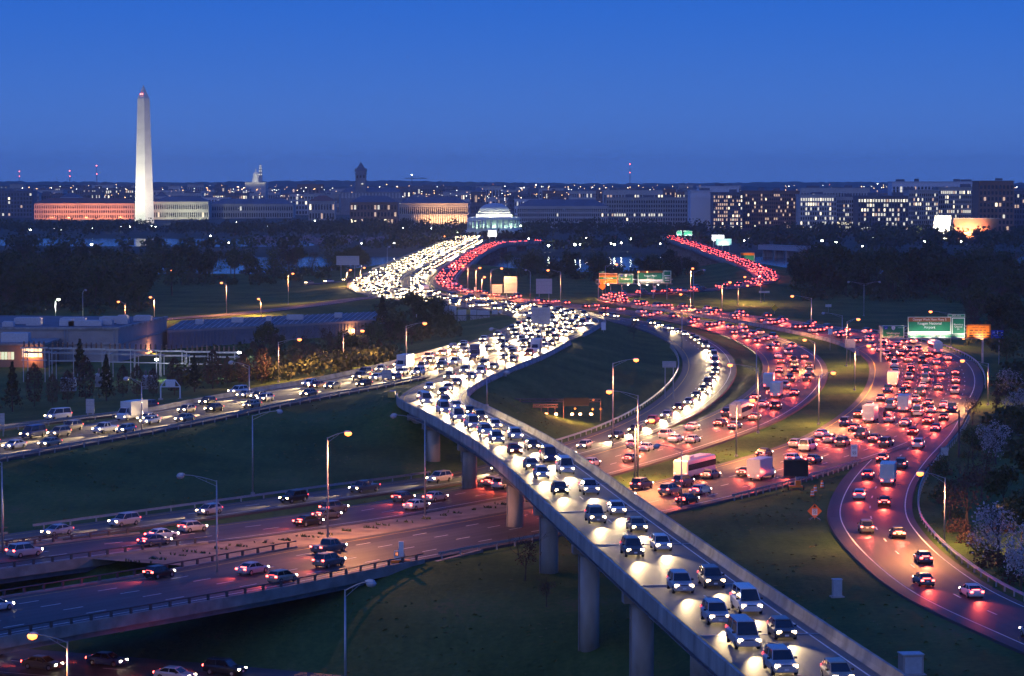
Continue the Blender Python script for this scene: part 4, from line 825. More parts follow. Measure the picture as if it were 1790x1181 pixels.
# far woods across the river: one mass
mb = MB(); g = random.Random(5)
def clump(x, y, z, h, r, n, s):
    for _ in range(n):
        v = Vector((g.gauss(0, 1), g.gauss(0, 1), g.gauss(0, .7))).normalized() * g.uniform(.5, 1.05); p = Vector((x + v.x * r, y + v.y * r, z + h * .55 + v.z * h * .45))
        u = Vector((g.gauss(0, 1), g.gauss(0, 1), g.gauss(0, 1))).normalized(); w = u.orthogonal().normalized(); k = u.cross(w); q = s * g.uniform(.5, 1.2)
        mb.add([p + w * q, p + k * q, p - w * q, p - k * q], [(0, 1, 2, 3)])
for i in range(620):
    a = g.uniform(-30, 1820); Y = g.choice([g.uniform(1885, 2080), g.uniform(2250, 2900), g.uniform(2250, 2900), g.uniform(2400, 2900)])
    if a > 1180: Y = g.uniform(1885, 2700)
    x = (a - CX) / F * Y
    if Y < 2450 and -560 < x < -150 and Y > 2000: continue
    if 795 < a < 930 and (Y < 2240 or Y > 2340) and Y < 2420: Y = g.uniform(2240, 2330); x = (a - CX) / F * Y
    hh = g.uniform(8, 15) if not (795 < a < 930) else g.uniform(6.5, 10)
    clump(x, Y, 1.5, hh, hh * g.uniform(.5, .8), 90, 1.15)
tag(mb.obj('far_woods', L_DARK), 'dark mass of park trees across the river below the city', 'woods', None, 'stuff')
mb = MB()
for i in range(520):
    a = g.uniform(-30, 1820); Y = g.uniform(4200, 7000); x = (a - CX) / F * Y; hh = g.uniform(8, 14); clump(x, Y, 3 + max(0, (Y - 5200) / 4000 * 20), hh, hh, 16, 4.0)
tag(mb.obj('city_street_trees', L_DARK), 'tree cover between the far city roofs', 'woods', None, 'stuff')
mb = MB()
for i in range(60):                                     # cherry trees round the basin
    a = g.uniform(440, 700); Y = g.uniform(2080, 2300); x = (a - CX) / F * Y; clump(x, Y, 1.5, g.uniform(4, 6), 4, 60, .7)
tag(mb.obj('cherry_blossom_bank', leafmat('cherry', (.16, .14, .17), (.34, .3, .35))), 'pale cherry blossom along the far basin shore', 'blossom', None, 'stuff')

# ------------------------------------------------------------------ the far city
STONE = mat('limestone', (.42, .4, .36), .85, var=.15, scale=.05); PALE = mat('pale_stone', (.52, .5, .47), .85, var=.1, scale=.05); BRICK = mat('brown_precast', (.27, .16, .11), .85, var=.15, scale=.06)
ROOFB = mat('slate_roof', (.13, .14, .17), .7, var=.15, scale=.05); TILE = mat('red_tile_roof', (.24, .1, .07), .8, var=.15, scale=.05); WHITEW = mat('white_panel', (.68, .69, .72), .7, var=.04, scale=.02); DARKB = mat('dark_facade', (.14, .14, .16), .7, var=.2, scale=.05)
def building(name, label, x0, x1, yt, yb, Y, depth, wall, roof='flat', nf=0, nc=0, lit=.1, warm=.6, pil=True, band=0, base=2.0, group=None, rows=None, top=None):
    a, b = P(x0, yt, Y), P(x1, yt, Y); X0, X1, zt = a.x, b.x, a.z; w, h = X1 - X0, zt - base; cx = (X0 + X1) / 2
    t = thing(name, label, 'building', (cx, Y + depth / 2, base), 0, group); hd = depth / 2
    MB().box((0, 0, h / 2), (w, depth, h)).obj('wall', wall, t)
    m = MB().box((0, 0, h + .25), (w + 1.4, depth + 1.4, .9)); m.box((0, 0, h * .82), (w + .5, depth + .5, .35)); m.obj('cornice', wall, t)
    if roof == 'hip':
        rh = min(8, depth * .3); MB().add([(-w / 2 - .6, -hd - .6, h + .7), (w / 2 + .6, -hd - .6, h + .7), (w / 2 + .6, hd + .6, h + .7), (-w / 2 - .6, hd + .6, h + .7), (-w / 2 + depth * .4, 0, h + rh), (w / 2 - depth * .4, 0, h + rh)], [(0, 1, 5, 4), (1, 2, 5), (2, 3, 4, 5), (3, 0, 4)]).obj('roof', top or ROOFB, t)
    else:
        g2 = random.Random(int(x0)); m = MB().box((0, 0, h + .8), (w - 1, depth - 1, .25))
        for _ in range(max(1, int(w / 22))): m.box((g2.uniform(-.4, .4) * w, g2.uniform(-.1, .2) * depth, h + 2.2), (g2.uniform(5, 12), g2.uniform(5, 9), g2.uniform(2, 4)))
        m.obj('roof', top or ROOFB, t)
    if nf:
        W = {k: MB() for k in 'dwcb'}; cw_, fh = w / nc, (h * .9) / nf; g2 = random.Random(int(x0 * 7 + yt)); pl = MB()
        for r in range(nf):
            rl = lit if rows is None or r not in rows else rows[r]
            for c in range(nc):
                x = -w / 2 + (c + .5) * cw_; z = h * .05 + (r + .5) * fh; k = 'd'
                if g2.random() < rl: k = 'b' if g2.random() < .12 else 'w' if g2.random() < warm else 'c'
                W[k].box((x, -hd - .02, z), (cw_ * .56, .1, fh * .6))
        for c in range(nc + 1): 
            if pil: pl.box((-w / 2 + c * cw_, -hd - .3, h * .47), (cw_ * .24, .7, h * .92))
        if pl.f: pl.obj('pilasters', wall, t)['kind'] = 'stuff'
        for k, nm, m in (('d', 'dark_windows', WIN_D), ('w', 'warm_windows', WIN_W), ('c', 'cool_windows', WIN_C), ('b', 'bright_windows', WIN_B)):
            if W[k].f: W[k].obj(nm, m, t)['kind'] = 'stuff'
    return t
B = building
fb1 = B('classical_building', 'long orange floodlit stone building left of the obelisk with hipped roof', 60, 238, 356, 380, 3700, 40, STONE, 'hip', 3, 46, .0, top=TILE)
fb2 = B('classical_building', 'grey colonnaded building just right of the obelisk foot', 268, 364, 353, 380, 3700, 40, STONE, 'hip', 2, 26, .06, .3)
B('classical_building', 'dark low colonnaded building right of the bright park lamp', 366, 512, 357, 377, 3750, 40, STONE, 'hip', 2, 36, .05, .4)
B('office_building', 'tall dark block cut by the left frame edge', -30, 56, 334, 372, 3900, 40, DARKB, 'flat', 6, 16, .08, .7)
B('office_building', 'twin-turreted pale block behind the orange floodlit building', 58, 110, 333, 358, 4100, 40, PALE, 'flat', 5, 12, .08, .6)
B('office_building', 'dark office block with many lit dots left of the obelisk', 150, 233, 329, 356, 4300, 40, DARKB, 'flat', 5, 24, .35, .4)
B('office_building', 'long low block with one bright white window strip', 372, 432, 338, 357, 4400, 40, DARKB, 'flat', 3, 16, .05, .1, rows={2: 1.0})
B('office_building', 'low pale block right of the obelisk with lit strip', 272, 352, 338, 353, 4500, 40, PALE, 'flat', 3, 18, .12, .3)
B('museum_building', 'small orange-lit pavilion below the clock tower', 540, 585, 352, 378, 3500, 30, STONE, 'hip', 2, 9, .1, .9, top=TILE)
B('museum_building', 'brick museum hall with dark hipped roof below the clock tower', 612, 694, 354, 384, 3100, 30, BRICK, 'hip', 3, 14, .2, .9)
B('office_building', 'wide dark slab far behind the clock tower', 718, 800, 326, 345, 5200, 40, DARKB, 'flat', 3, 20, .1, .4)
eng = B('colonnaded_building', 'long stone hall with floodlit columns left of the domed memorial', 698, 818, 356, 392, 2950, 36, STONE, 'hip', 2, 34, .0)
B('office_building', 'long stone office block right of the domed memorial', 905, 1062, 361, 388, 2950, 34, PALE, 'hip', 4, 44, .03, .3)
B('office_building', 'stepped stone wing above the long office block', 950, 1032, 350, 372, 3150, 34, STONE, 'flat', 3, 26, .02, .5)
B('office_building', 'broad dark stone office block with one lit row of windows', 1060, 1206, 346, 385, 3000, 40, STONE, 'flat', 6, 34, .03, .2, rows={2: .45})
B('office_building', 'greenish lit long roofed block behind the dark stone block', 1055, 1160, 333, 346, 3500, 40, PALE, 'flat', 2, 20, .3, .3)
B('office_building', 'small red-lit brick block on the skyline', 1160, 1182, 331, 347, 3400, 20, BRICK, 'flat', 4, 8, .5, 1)
B('blank_tower', 'windowless pale slab building beside the lit hotel', 1207, 1246, 334, 386, 2800, 40, WHITEW, 'flat')
B('pale_building', 'pale curved-roof block behind the windowless slab', 1222, 1292, 326, 345, 3300, 40, WHITEW, 'flat')
B('hotel_building', 'hotel with scattered warm lit windows next to the windowless slab', 1247, 1298, 337, 392, 2750, 40, DARKB, 'flat', 9, 14, .5, .8)
B('hotel_building', 'darker hotel wing with gabled top and few warm windows', 1299, 1398, 334, 392, 2780, 40, BRICK, 'flat', 9, 26, .2, .9)
B('office_building', 'glass office block with brightly lit upper rows', 1399, 1462, 341, 390, 2700, 40, PALE, 'flat', 7, 15, .35, .15, rows={6: .9, 5: .7})
B('office_building', 'office block with glowing white entrance', 1463, 1499, 345, 390, 2720, 40, PALE, 'flat', 7, 10, .25, .1, rows={1: .9, 0: .9})
B('office_building', 'dark office block with regular grid of white lit windows', 1500, 1588, 343, 392, 2650, 40, DARKB, 'flat', 7, 18, .45, .2, rows={6: 1})
B('office_building', 'concrete office block behind the bright construction lights', 1589, 1640, 333, 388, 2750, 40, STONE, 'flat', 8, 14, .15, .3, rows={5: .5})
B('office_building', 'wide concrete office block with several lit rows', 1641, 1712, 328, 388, 2800, 40, STONE, 'flat', 8, 20, .15, .2, rows={7: .5, 3: .5})
B('office_building', 'brown concrete block with dark window bands near the right edge', 1712, 1772, 317, 382, 2600, 40, BRICK, 'flat', 8, 9, .08, .7)
B('office_building', 'block cut by the right frame edge', 1773, 1815, 334, 382, 2700, 40, DARKB, 'flat', 7, 9, .15, .5)
B('office_building', 'long pale slab on the skyline behind the right-hand offices', 1560, 1720, 318, 340, 3300, 40, WHITEW, 'flat', 3, 26, .2, .7)
B('office_building', 'long pale slab behind the glass office block', 1400, 1520, 329, 345, 3300, 40, PALE, 'flat', 2, 24, .2, .6)
gx = random.Random(11); adj = ['low grey', 'squat dark', 'pale flat', 'long dim', 'small stone', 'wide grey']
k = 0
for i in range(74):
    x = -20 + i * 17.5 + gx.uniform(-8, 8); wd = gx.uniform(18, 52); yt = gx.uniform(322, 340); k += 1
    if 228 < x + wd / 2 < 272: continue
    B('city_block', f'{adj[i % 6]} city block, {ordinal(k)} from the left on the far skyline', x, x + wd, yt, 350, gx.uniform(4600, 6200), 30, gx.choice([STONE, PALE, DARKB, BRICK]), 'flat', gx.randint(2, 4), gx.randint(7, 14), gx.choice([.03, .1, .2, .35]), gx.random(), pil=False, group='far city blocks')
for i in range(46):
    x = -20 + i * 40 + gx.uniform(-15, 15); wd = gx.uniform(20, 60); k += 1
    if 225 < x + wd / 2 < 280 or 600 < x < 700: continue
    B('city_block', f'{adj[i % 6]} city block, {ordinal(i + 1)} from the left in the nearer row of blocks', x, x + wd, gx.uniform(333, 349), 356, gx.uniform(3900, 4500), 30, gx.choice([STONE, PALE, DARKB, BRICK, WHITEW]), gx.choice(['flat', 'flat', 'hip']), gx.randint(2, 4), gx.randint(8, 16), gx.choice([.03, .1, .25]), gx.random(), pil=gx.random() < .5, group='nearer row of city blocks')
# the countless small lights of the city
for nm, m_, n_, y0, y1 in (('city_lights_warm', emit('city_point_warm', (1, .55, .2), 9), 420, 321, 352), ('city_lights_white', emit('city_point_white', (1, .95, .8), 9), 280, 322, 356)):
    mb = MB(); g = random.Random(n_)
    for _ in range(n_):
        y = g.triangular(y0, y1, y0 + 8); Y = g.uniform(4000, 6400) if y < 340 else g.uniform(3900, 4600); p = P(g.uniform(-10, 1800), y, Y); s_ = g.uniform(.5, 1.25) * Y / 5000
        if p.z < 3: continue
        mb.lathe((p.x, p.y, p.z), [(s_ * .3, -s_ * .5), (s_ * .6, 0), (s_ * .3, s_ * .5)], 6)
    tag(mb.obj(nm, m_), 'scatter of tiny ' + nm.split('_')[2] + ' street and roof lights over the far city', 'city lights', None, 'stuff')
# floodlights of the orange facade and of the lit columns
for x in np.linspace(75, 228, 6):
    p = P(x, 380, 3664); lamp_light('SPOT', None, (p.x, p.y, 3), 75000, (1, .28, .1), 'facade_floodlight', 1.0, (0, 1, .35), R(120), .6)
for x in np.linspace(742, 812, 6):
    p = P(x, 391, 2938); lamp_light('SPOT', None, (p.x, p.y, 3), 42000, (1, .5, .22), 'column_floodlight', 1.0, (0, .5, 1), R(100), .6)
for x in (285, 320, 350): p = P(x, 380, 3670); lamp_light('SPOT', None, (p.x, p.y, 3), 38000, (.9, .9, .6), 'facade_floodlight', 1.0, (0, 1, .35), R(120), .6)
col = MB()
for x in np.linspace(700, 816, 30): p = P(x, 390, 2949) - eng.location; col.lathe((p.x, p.y - 1.2, 0), [(.9, 0), (.75, 15)], 8)
col.obj('columns', STONE, eng)['kind'] = 'stuff'
# obelisk
ob = P(252.5, 389, 3300); OT = thing('obelisk_monument', 'tall pale floodlit stone obelisk with red beacons at its tip', 'monument', (ob.x, 3300, 2.0), R(-31))
OBST = mat('marble_obelisk', (.62, .6, .55), .8, var=.08, scale=.05, stretch=(1, 1, 3))
zt = P(247, 172, 3300).z - 2; za = P(247, 148, 3300).z - 2
s0, s1 = 8.4, 5.25; rg = lambda s, z: [(-s, -s, z), (s, -s, z), (s, s, z), (-s, s, z)]
n = 12; MB().loft([rg(s0 + (s1 - s0) * i / n, zt * i / n) for i in range(n + 1)]).obj('shaft', OBST, OT); MB().loft([rg(s1, zt), rg(.05, za)]).obj('pyramidion', OBST, OT)
for x, y in ((-1.2, -3.9), (1.2, -3.9), (-3.9, 1.0)): MB().lathe((x, y, zt + 5), [(.3, 0), (.7, .5), (.3, 1.1)], 8).obj('beacon', REDLAMP, OT)
for dx, dy, e, c in ((-70, -60, 7.0e5, (1, .95, .72)), (60, -75, 5.2e5, (1, .86, .66)), (-55, -40, 2.4e5, (.95, 1, .72)), (45, -50, 2.0e5, (1, .9, .7))):
    lamp_light('SPOT', None, (ob.x + dx, 3300 + dy, 3), e, c, 'obelisk_floodlight', 1.0, (-dx, -dy, 95 if abs(dx) > 56 else 30), R(85), .9)
# domed memorial
jm = G(864, 405, 7); jm = P(864, 405, 2400); JT = thing('domed_memorial', 'floodlit round domed memorial with columned portico across the river', 'memorial', (jm.x, 2400, 3.0))
kz = lambda y: P(864, y, 2400).z - 3.0
kr = lambda px: px * 2400 / F
MARB = mat('white_marble', (.66, .66, .64), .7, var=.06, scale=.1)
MB().lathe((0, 0, 0), [(kr(52), 0), (kr(52), kz(402)), (kr(48), kz(402)), (kr(48), kz(398))], 32).obj('stylobate', MARB, JT)
MB().lathe((0, 0, kz(398)), [(kr(36), 0), (kr(36), kz(382) - kz(398))], 32).obj('cella_wall', MARB, JT)
MB().lathe((0, 0, kz(384)), [(kr(46), 0), (kr(46), kz(380.5) - kz(384)), (kr(40), kz(379) - kz(384))], 32).obj('entablature', MARB, JT)
MB().lathe((0, 0, kz(380)), [(kr(32), 0), (kr(32), kz(374) - kz(380)), (kr(28.5), kz(374) - kz(380)), (kr(28.5), kz(369.5) - kz(380)), (kr(27), kz(369.5) - kz(380))], 32).obj('drum', MARB, JT)
dz0 = kz(369.5); dh = kz(354.5) - dz0
MB().lathe((0, 0, dz0), [(kr(26.8) * math.cos(t), dh * math.sin(t)) for t in np.linspace(0, 1.5, 9)], 32).obj('dome', mat('dome_lead', (.45, .48, .5), .5, var=.1, scale=.2), JT, True)
cm = MB().lathe((0, 0, 0), [(.95, 0), (.75, kz(384) - kz(398))], 10).mesh('column', MARB, True)
for i in range(26):
    an = 2 * math.pi * i / 26; link('column', cm, JT, (kr(43.5) * math.cos(an), kr(43.5) * math.sin(an), kz(398)))
MB().box((-kr(30), -kr(38), kz(383)), (kr(34), kr(14), kz(380) - kz(384))).obj('portico_roof', MARB, JT)
for i in range(6): link('column', cm, JT, (-kr(45) + i * kr(6), -kr(46), kz(398)))
for i in range(10):
    an = math.pi * (1.02 + .96 * i / 9); r0 = kr(42); lamp_light('SPOT', JT, (r0 * math.cos(an), r0 * math.sin(an), kz(380) + .6), 3600, (1, .97, .62), 'drum_floodlight', .4, (-math.cos(an), -math.sin(an), .45), R(120), .7)
for i in range(7):
    an = math.pi * (1.05 + .9 * i / 6); lamp_light('POINT', JT, (kr(40) * math.cos(an), kr(40) * math.sin(an), kz(396)), 900, (.6, 1, .72), 'colonnade_light', .4)
for dx in (-60, 0, 55): lamp_light('SPOT', JT, (dx, -75, 0), 9000, (.62, 1, .82), 'ground_floodlight', .6, (-dx, 75, 14), R(60), .8)
# clock tower building
ct = P(631, 347, 4200); CT = thing('clock_tower_building', 'dark stone clock tower with pointed roof above an arcaded block', 'tower', (ct.x, 4200, 2.0))
cz = lambda y: P(631, y, 4200).z - 2; cw2 = 8.2
GRAN = mat('grey_granite', (.24, .23, .24), .85, var=.15, scale=.1)
MB().box((0, 0, cz(304) / 2), (cw2 * 2, cw2 * 2, cz(304))).obj('shaft', GRAN, CT); MB().box((0, 0, cz(304) + .6), (cw2 * 2 + 2, cw2 * 2 + 2, 1.6)).obj('string_course', GRAN, CT)
MB().box((0, 0, (cz(298) + cz(304)) / 2), (cw2 * 2 - .5, cw2 * 2 - .5, cz(298) - cz(304))).obj('belfry', GRAN, CT)
for sx in (-1, 0, 1): MB().box((sx * 5, -cw2 - .1, cz(308.5)), (2.4, .5, 4.0)).obj('belfry_opening', WIN_D, CT)
MB().loft([[(sx * cw2 * 1.02, sy * cw2 * 1.02, cz(298)) for sx, sy in ((-1, -1), (1, -1), (1, 1), (-1, 1))], [(sx * .2, sy * .2, cz(283)) for sx, sy in ((-1, -1), (1, -1), (1, 1), (-1, 1))]]).obj('spire_roof', ROOFB, CT)
for sx in (-1, 1): 
    for sy in (-1, 1): MB().lathe((sx * cw2, sy * cw2, cz(300)), [(1.3, 0), (1.3, cz(297) - cz(300)), (.05, cz(293) - cz(300))], 6).obj('pinnacle', GRAN, CT)
MB().lathe((2.5, -cw2 - .2, cz(321)), [(.4, -1), (2.0, 0), (.4, 1)], 10).obj('clock_light', WIN_C, CT)
bx0, bx1 = (596 - 631) * 4200 / F, (702 - 631) * 4200 / F
MB().box(((bx0 + bx1) / 2, 14, cz(335) / 2), (bx1 - bx0, 44, cz(335))).obj('wall', GRAN, CT)
for i in range(18):
    x = bx0 + 3 + i * (bx1 - bx0 - 6) / 17; MB().loft([[(x - 1.8, -8.3, cz(346)), (x + 1.8, -8.3, cz(346)), (x + 1.8, -7.9, cz(346)), (x - 1.8, -7.9, cz(346))], [(x - .9, -8.3, cz(337)), (x + .9, -8.3, cz(337)), (x + .9, -7.9, cz(337)), (x - .9, -7.9, cz(337))]]).obj('arch_window', PALE, CT)
MB().add([(bx0, -8, cz(335)), (bx1, -8, cz(335)), (bx1, 36, cz(335)), (bx0, 36, cz(335)), (bx0 + 10, 14, cz(328)), (bx1 - 10, 14, cz(328))], [(0, 1, 5, 4), (1, 2, 5), (2, 3, 4, 5), (3, 0, 4)]).obj('roof', ROOFB, CT)
# capitol-like dome and the lit lattice tower beside it
cd = P(447.5, 318, 5600); CD = thing('capitol_building', 'small floodlit domed capitol on the far skyline', 'capitol', (cd.x, 5600, 20)); c2 = lambda y: P(447.5, y, 5600).z - 20; c3 = lambda px: px * 5600 / F
MB().box((0, 10, c2(318.5) / 2), (c3(36), 50, c2(318.5))).obj('wing_block', PALE, CD); MB().lathe((0, 0, c2(318.5)), [(c3(6.5), 0), (c3(6.5), c2(316) - c2(318.5)), (c3(6.5), c2(311) - c2(318.5)), (c3(5.2), c2(310.5) - c2(318.5)), (c3(5.2), c2(306) - c2(318.5))], 20).obj('drum', MARB, CD)
MB().lathe((0, 0, c2(306)), [(c3(5.2) * math.cos(t), (c2(299.5) - c2(306)) * math.sin(t)) for t in np.linspace(0, 1.45, 7)], 20).obj('dome', MARB, CD, True); MB().lathe((0, 0, c2(300)), [(c3(1.1), 0), (c3(1), c2(296.5) - c2(300)), (.1, c2(293) - c2(300))], 10).obj('lantern', MARB, CD)
for dx in (-40, 35): lamp_light('SPOT', CD, (dx, -45, c2(316)), 60000, (1, .93, .62), 'dome_floodlight', 1, (-dx, 45, 22), R(80), .8)
tw_ = P(455.5, 318, 5300); TT = thing('lit_stepped_tower', 'slim stepped tower with rows of white lights beside the capitol dome', 'tower', (tw_.x, 5300, 15)); t2 = lambda y: P(455, y, 5300).z - 15; t3 = lambda px: px * 5300 / F
for i, (ya, yb, w) in enumerate(((318, 303, 3.2), (303, 297, 2.7), (297, 292, 2.1), (292, 288, 1.5))):
    MB().box((0, 0, (t2(ya) + t2(yb)) / 2), (t3(w * 2), t3(w * 2), t2(yb) - t2(ya)), taper=.86).obj('tier', PALE, TT)
    for sx in (-1, 1): MB().box((sx * t3(w * .6), -t3(w) - .4, t2(yb + 1.6)), (t3(w * .7), .6, 2.2)).obj('tier_light', WIN_C, TT)
MB().tube((0, 0, t2(288)), (0, 0, t2(281)), .5, .1, 5).obj('mast', STEEL, TT)
# radio masts with red beacons, and a tower crane
for x, yt, yb, Y, lb in ((169, 290, 322, 6200, 'tall lattice radio mast left of the obelisk'), (34, 300, 318, 6800, 'short radio mast near the left edge'), (122, 299, 320, 6500, 'middle radio mast left of the obelisk'), (1101, 287, 320, 6500, 'slim radio mast above the right-hand skyline')):
    a, b = P(x, yb, Y), P(x, yt, Y); t = thing('radio_mast', lb, 'mast', (a.x, Y, a.z)); hgt = b.z - a.z; m = MB()
    for k in range(3): an = 2.1 * k; m.tube((2 * math.cos(an), 2 * math.sin(an), 0), (.3 * math.cos(an), .3 * math.sin(an), hgt), .35, .2, 4)
    for q in np.linspace(.08, .95, 9): m.lathe((0, 0, hgt * q), [(2.1 - 1.6 * q, 0), (2.1 - 1.6 * q, .5)], 3)
    m.obj('lattice', mat('mast_red', (.3, .1, .1), .6), t)
    for q in (.55, 1.0): MB().lathe((0, 0, hgt * q), [(.4, 0), (1.3, .9), (.4, 1.8)], 6).obj('beacon', REDLAMP, t)
a, b = P(720, 330, 5400), P(720, 306, 5400); t = thing('tower_crane', 'tower crane on the skyline right of the clock tower', 'crane', (a.x, 5400, a.z)); hg = b.z - a.z
MB().tube((0, 0, -20), (0, 0, hg), .9, n=4).obj('mast', DSTEEL, t); MB().box((8, 0, hg - 6), (44, 1.2, 1.2)).obj('jib', DSTEEL, t); MB().tube((0, 0, hg), (28, 0, hg - 6), .25, n=3).obj('tie_bar', DSTEEL, t); MB().lathe((0, 0, hg), [(.4, 0), (1.2, .8), (.4, 1.6)], 6).obj('beacon', WHITELAMP, t)
# bright construction site, right
cs = P(1648, 404, 2350); t = thing('lit_scaffold', 'brilliantly lit scaffold enclosure at the right of the far shore', 'scaffold', (cs.x, 2350, 2.0)); sw = 34 * 2350 / F / 2; sh = P(1648, 376, 2350).z - 2
GLOW_SHEET = mat('white_sheeting', (.75, .7, .62), .8, var=.1, scale=.3)
MB().loft([[(-sw, 6, 0), (sw * .7, 6, 0), (sw * .7, 6.4, 0), (-sw, 6.4, 0)], [(-sw * .7, 6, sh), (sw, 6, sh), (sw, 6.4, sh), (-sw * .7, 6.4, sh)]]).obj('sheeting', GLOW_SHEET, t)
m = MB()
for x in np.linspace(-sw, sw, 6): m.tube((x, 0, 0), (x, 0, sh * 1.15), .18, n=4)
for z in np.linspace(2, sh, 5): m.tube((-sw, 0, z), (sw, 0, z), .15, n=4)
m.obj('poles', STEEL, t)
for x in (-sw * .6, 0, sw * .6): MB().box((x, -3, sh * .2), (1.2, .8, .8)).obj('work_lamp', WHITELAMP, t); lamp_light('SPOT', t, (x, -2, 1.5), 160000, (1, .85, .55), 'work_light', .5, (0, 1, .5), R(120), .6)
p0, p1 = P(1667, 394, 2380), P(1745, 383, 2380); W_ = p1.x - p0.x; t = thing('lit_retaining_wall', 'long red-lit viaduct wall right of the scaffold', 'wall', ((p0.x + p1.x) / 2, 2380, 2)); zt_ = P(1700, 382, 2380).z - 2
MB().box((0, 0, zt_ / 2), (W_, 2, zt_)).obj('wall_face', BRICK, t); MB().box((0, 0, zt_ + .3), (W_ + 1, 2.6, .6)).obj('coping', CONC, t)
for x in (-W_ * .38, -W_ * .2, 0): lamp_light('SPOT', t, (x, -9, 3), 90000, (1, .3, .12), 'wall_light', .5, (0, 1, .25), R(120), .6)

# ------------------------------------------------------------------ warehouse, shed, substation (left)
WALLC = mat('painted_block_wall', (.36, .33, .31), .85, var=.1, scale=.4); ROOFG = mat('roof_membrane', (.13, .135, .15), .8, var=.3, scale=.12); METAL = mat('ribbed_metal', (.22, .23, .26), .55, .3, var=.12, scale=.3)
LITW = emit('office_window_glow', (.85, .9, .45), .9)
def face_box(mb, a, b, z0, z1, th, mi=0):
    d = Vector((b[0] - a[0], b[1] - a[1], 0)); rz = math.atan2(d.y, d.x); mb.box(((a[0] + b[0]) / 2, (a[1] + b[1]) / 2, (z0 + z1) / 2), (d.length, th, z1 - z0), rz, mi)
WH = thing('warehouse', 'flat-roofed pale warehouse with roof units and lit office windows at the left', 'warehouse')
Y0 = 715; A = P(-60, 640, Y0); Bc = P(207, 640, Y0); Cc = P(292, 622, Y0 + 62); zt = P(100, 574, Y0).z; zb = 0.0
D_ = (A.x - 8, Cc.y + 10)
MB().add([(A.x, Y0, zb), (Bc.x, Y0, zb), (Cc.x, Cc.y, zb), D_ + (zb,), (A.x, Y0, zt), (Bc.x, Y0, zt), (Cc.x, Cc.y, zt), D_ + (zt,)], [(0, 1, 5, 4), (1, 2, 6, 5), (2, 3, 7, 6), (3, 0, 4, 7), (4, 5, 6, 7)]).obj('wall', WALLC, WH)
m = MB(); face_box(m, (A.x, Y0 - .1), (Bc.x + .2, Y0 - .1), zt - .25, zt + .35, .7); face_box(m, (Bc.x, Y0), (Cc.x, Cc.y), zt - .25, zt + .35, .7); m.obj('coping', CONC, WH)
m = MB(); zm = P(100, 602, Y0).z; face_box(m, (A.x, Y0 - .1), (Bc.x + .1, Y0 - .1), zm - .12, zm + .12, .35); face_box(m, (Bc.x, Y0), (Cc.x, Cc.y), zm - .12, zm + .12, .35); m.obj('string_course', CONC2, WH)
MB().add([(A.x, Y0 + .4, zt + .1), (Bc.x - .3, Y0 + .4, zt + .1), (Cc.x - .4, Cc.y, zt + .1), (D_[0], D_[1], zt + .1)], [(0, 1, 2, 3)]).obj('roof', ROOFG, WH)
for x, dy, w, h in ((15, 8, 3, 1.2), (42, 22, 5, 1.6), (60, 14, 4, 2.0), (118, 12, 4, 1.5), (128, 26, 7, 1.4), (150, 12, 9, 1.3), (185, 18, 4, 1.2), (200, 28, 8, 1.6), (215, 22, 3, 2.2), (250, 40, 5, 1.3)):
    p = P(x, 565, Y0 + dy); m = MB().box((p.x, Y0 + dy, zt + h / 2 + .15), (w, 3, h)); m.box((p.x, Y0 + dy, zt + h + .25), (w * .8, 2.2, .25)); m.obj('roof_unit', ALUM, WH)
for x in (113, 118, 200): p = P(x, 600, Y0); MB().tube((p.x, Y0 - .25, 0), (p.x, Y0 - .25, zt), .09, n=5).obj('downpipe', STEEL, WH)
p = P(62, 622, Y0); MB().box((p.x, Y0 - .1, p.z - .3), (1.0, .3, 5.5)).obj('door_glow', emit('lit_door', (1, .5, .15), .6), WH)
AN = thing('office_annex', 'low brick office annex with lit windows in front of the warehouse', 'annex'); Ya = 690; a0, a1 = P(-60, 640, Ya), P(76, 640, Ya); za = P(30, 603, Ya).z
MB().box(((a0.x + a1.x) / 2, Ya + 12, za / 2), (a1.x - a0.x, 24, za)).obj('wall', BRICK, AN); MB().box(((a0.x + a1.x) / 2, Ya + 12, za + .2), (a1.x - a0.x + .8, 24.8, .5)).obj('coping', CONC2, AN)
for x0, x1, yt, yb in ((-4, 25, 615, 628), (38, 74, 608, 624)):
    nn = 5; w0, w1 = P(x0, yt, Ya), P(x1, yb, Ya)
    for k in range(nn):
        xa = w0.x + (w1.x - w0.x) * (k + .5) / nn; MB().box((xa, Ya - .04, (w0.z + w1.z) / 2), ((w1.x - w0.x) / nn * .84, .12, w0.z - w1.z)).obj('window', LITW if k not in (0, 3) else WIN_W, AN)
p = P(28, 597, Ya + 8); MB().box((p.x, Ya + 8, za + 1.5), (7, 4, 2.6)).obj('roof_unit', ALUM, AN)
p = P(57, 620, Ya - .5); l = MB().box((p.x, Ya - .3, p.z), (.5, .4, .4)).obj('wall_lamp', SODIUM, AN); lamp_light('POINT', AN, (p.x, Ya - 1.2, p.z - .2), 1000, SOD, 'wall_light', .2)
p = P(265, 613, Y0 + 40); q = Vector((Bc.x + (Cc.x - Bc.x) * .62, Y0 + 62 * .62, p.z)); MB().box((q.x + .5, q.y - .4, q.z), (.5, .5, .4)).obj('wall_lamp', SODIUM, WH); lamp_light('POINT', WH, (q.x + 1.5, q.y - 1.2, q.z - .3), 1500, SOD, 'wall_light', .2)
SH = thing('metal_shed', 'long dark ribbed-metal shed behind the substation', 'shed'); Ys = 770; s0, s1 = P(293, 640, Ys), P(655, 640, Ys + 60); zs = P(400, 577, Ys).z
def along(t, off=0): return (s0.x + (s1.x - s0.x) * t, Ys + 60 * t - off)
m = MB(); face_box(m, along(0), along(1), 0, zs, .4); m.obj('front_wall', METAL, SH)
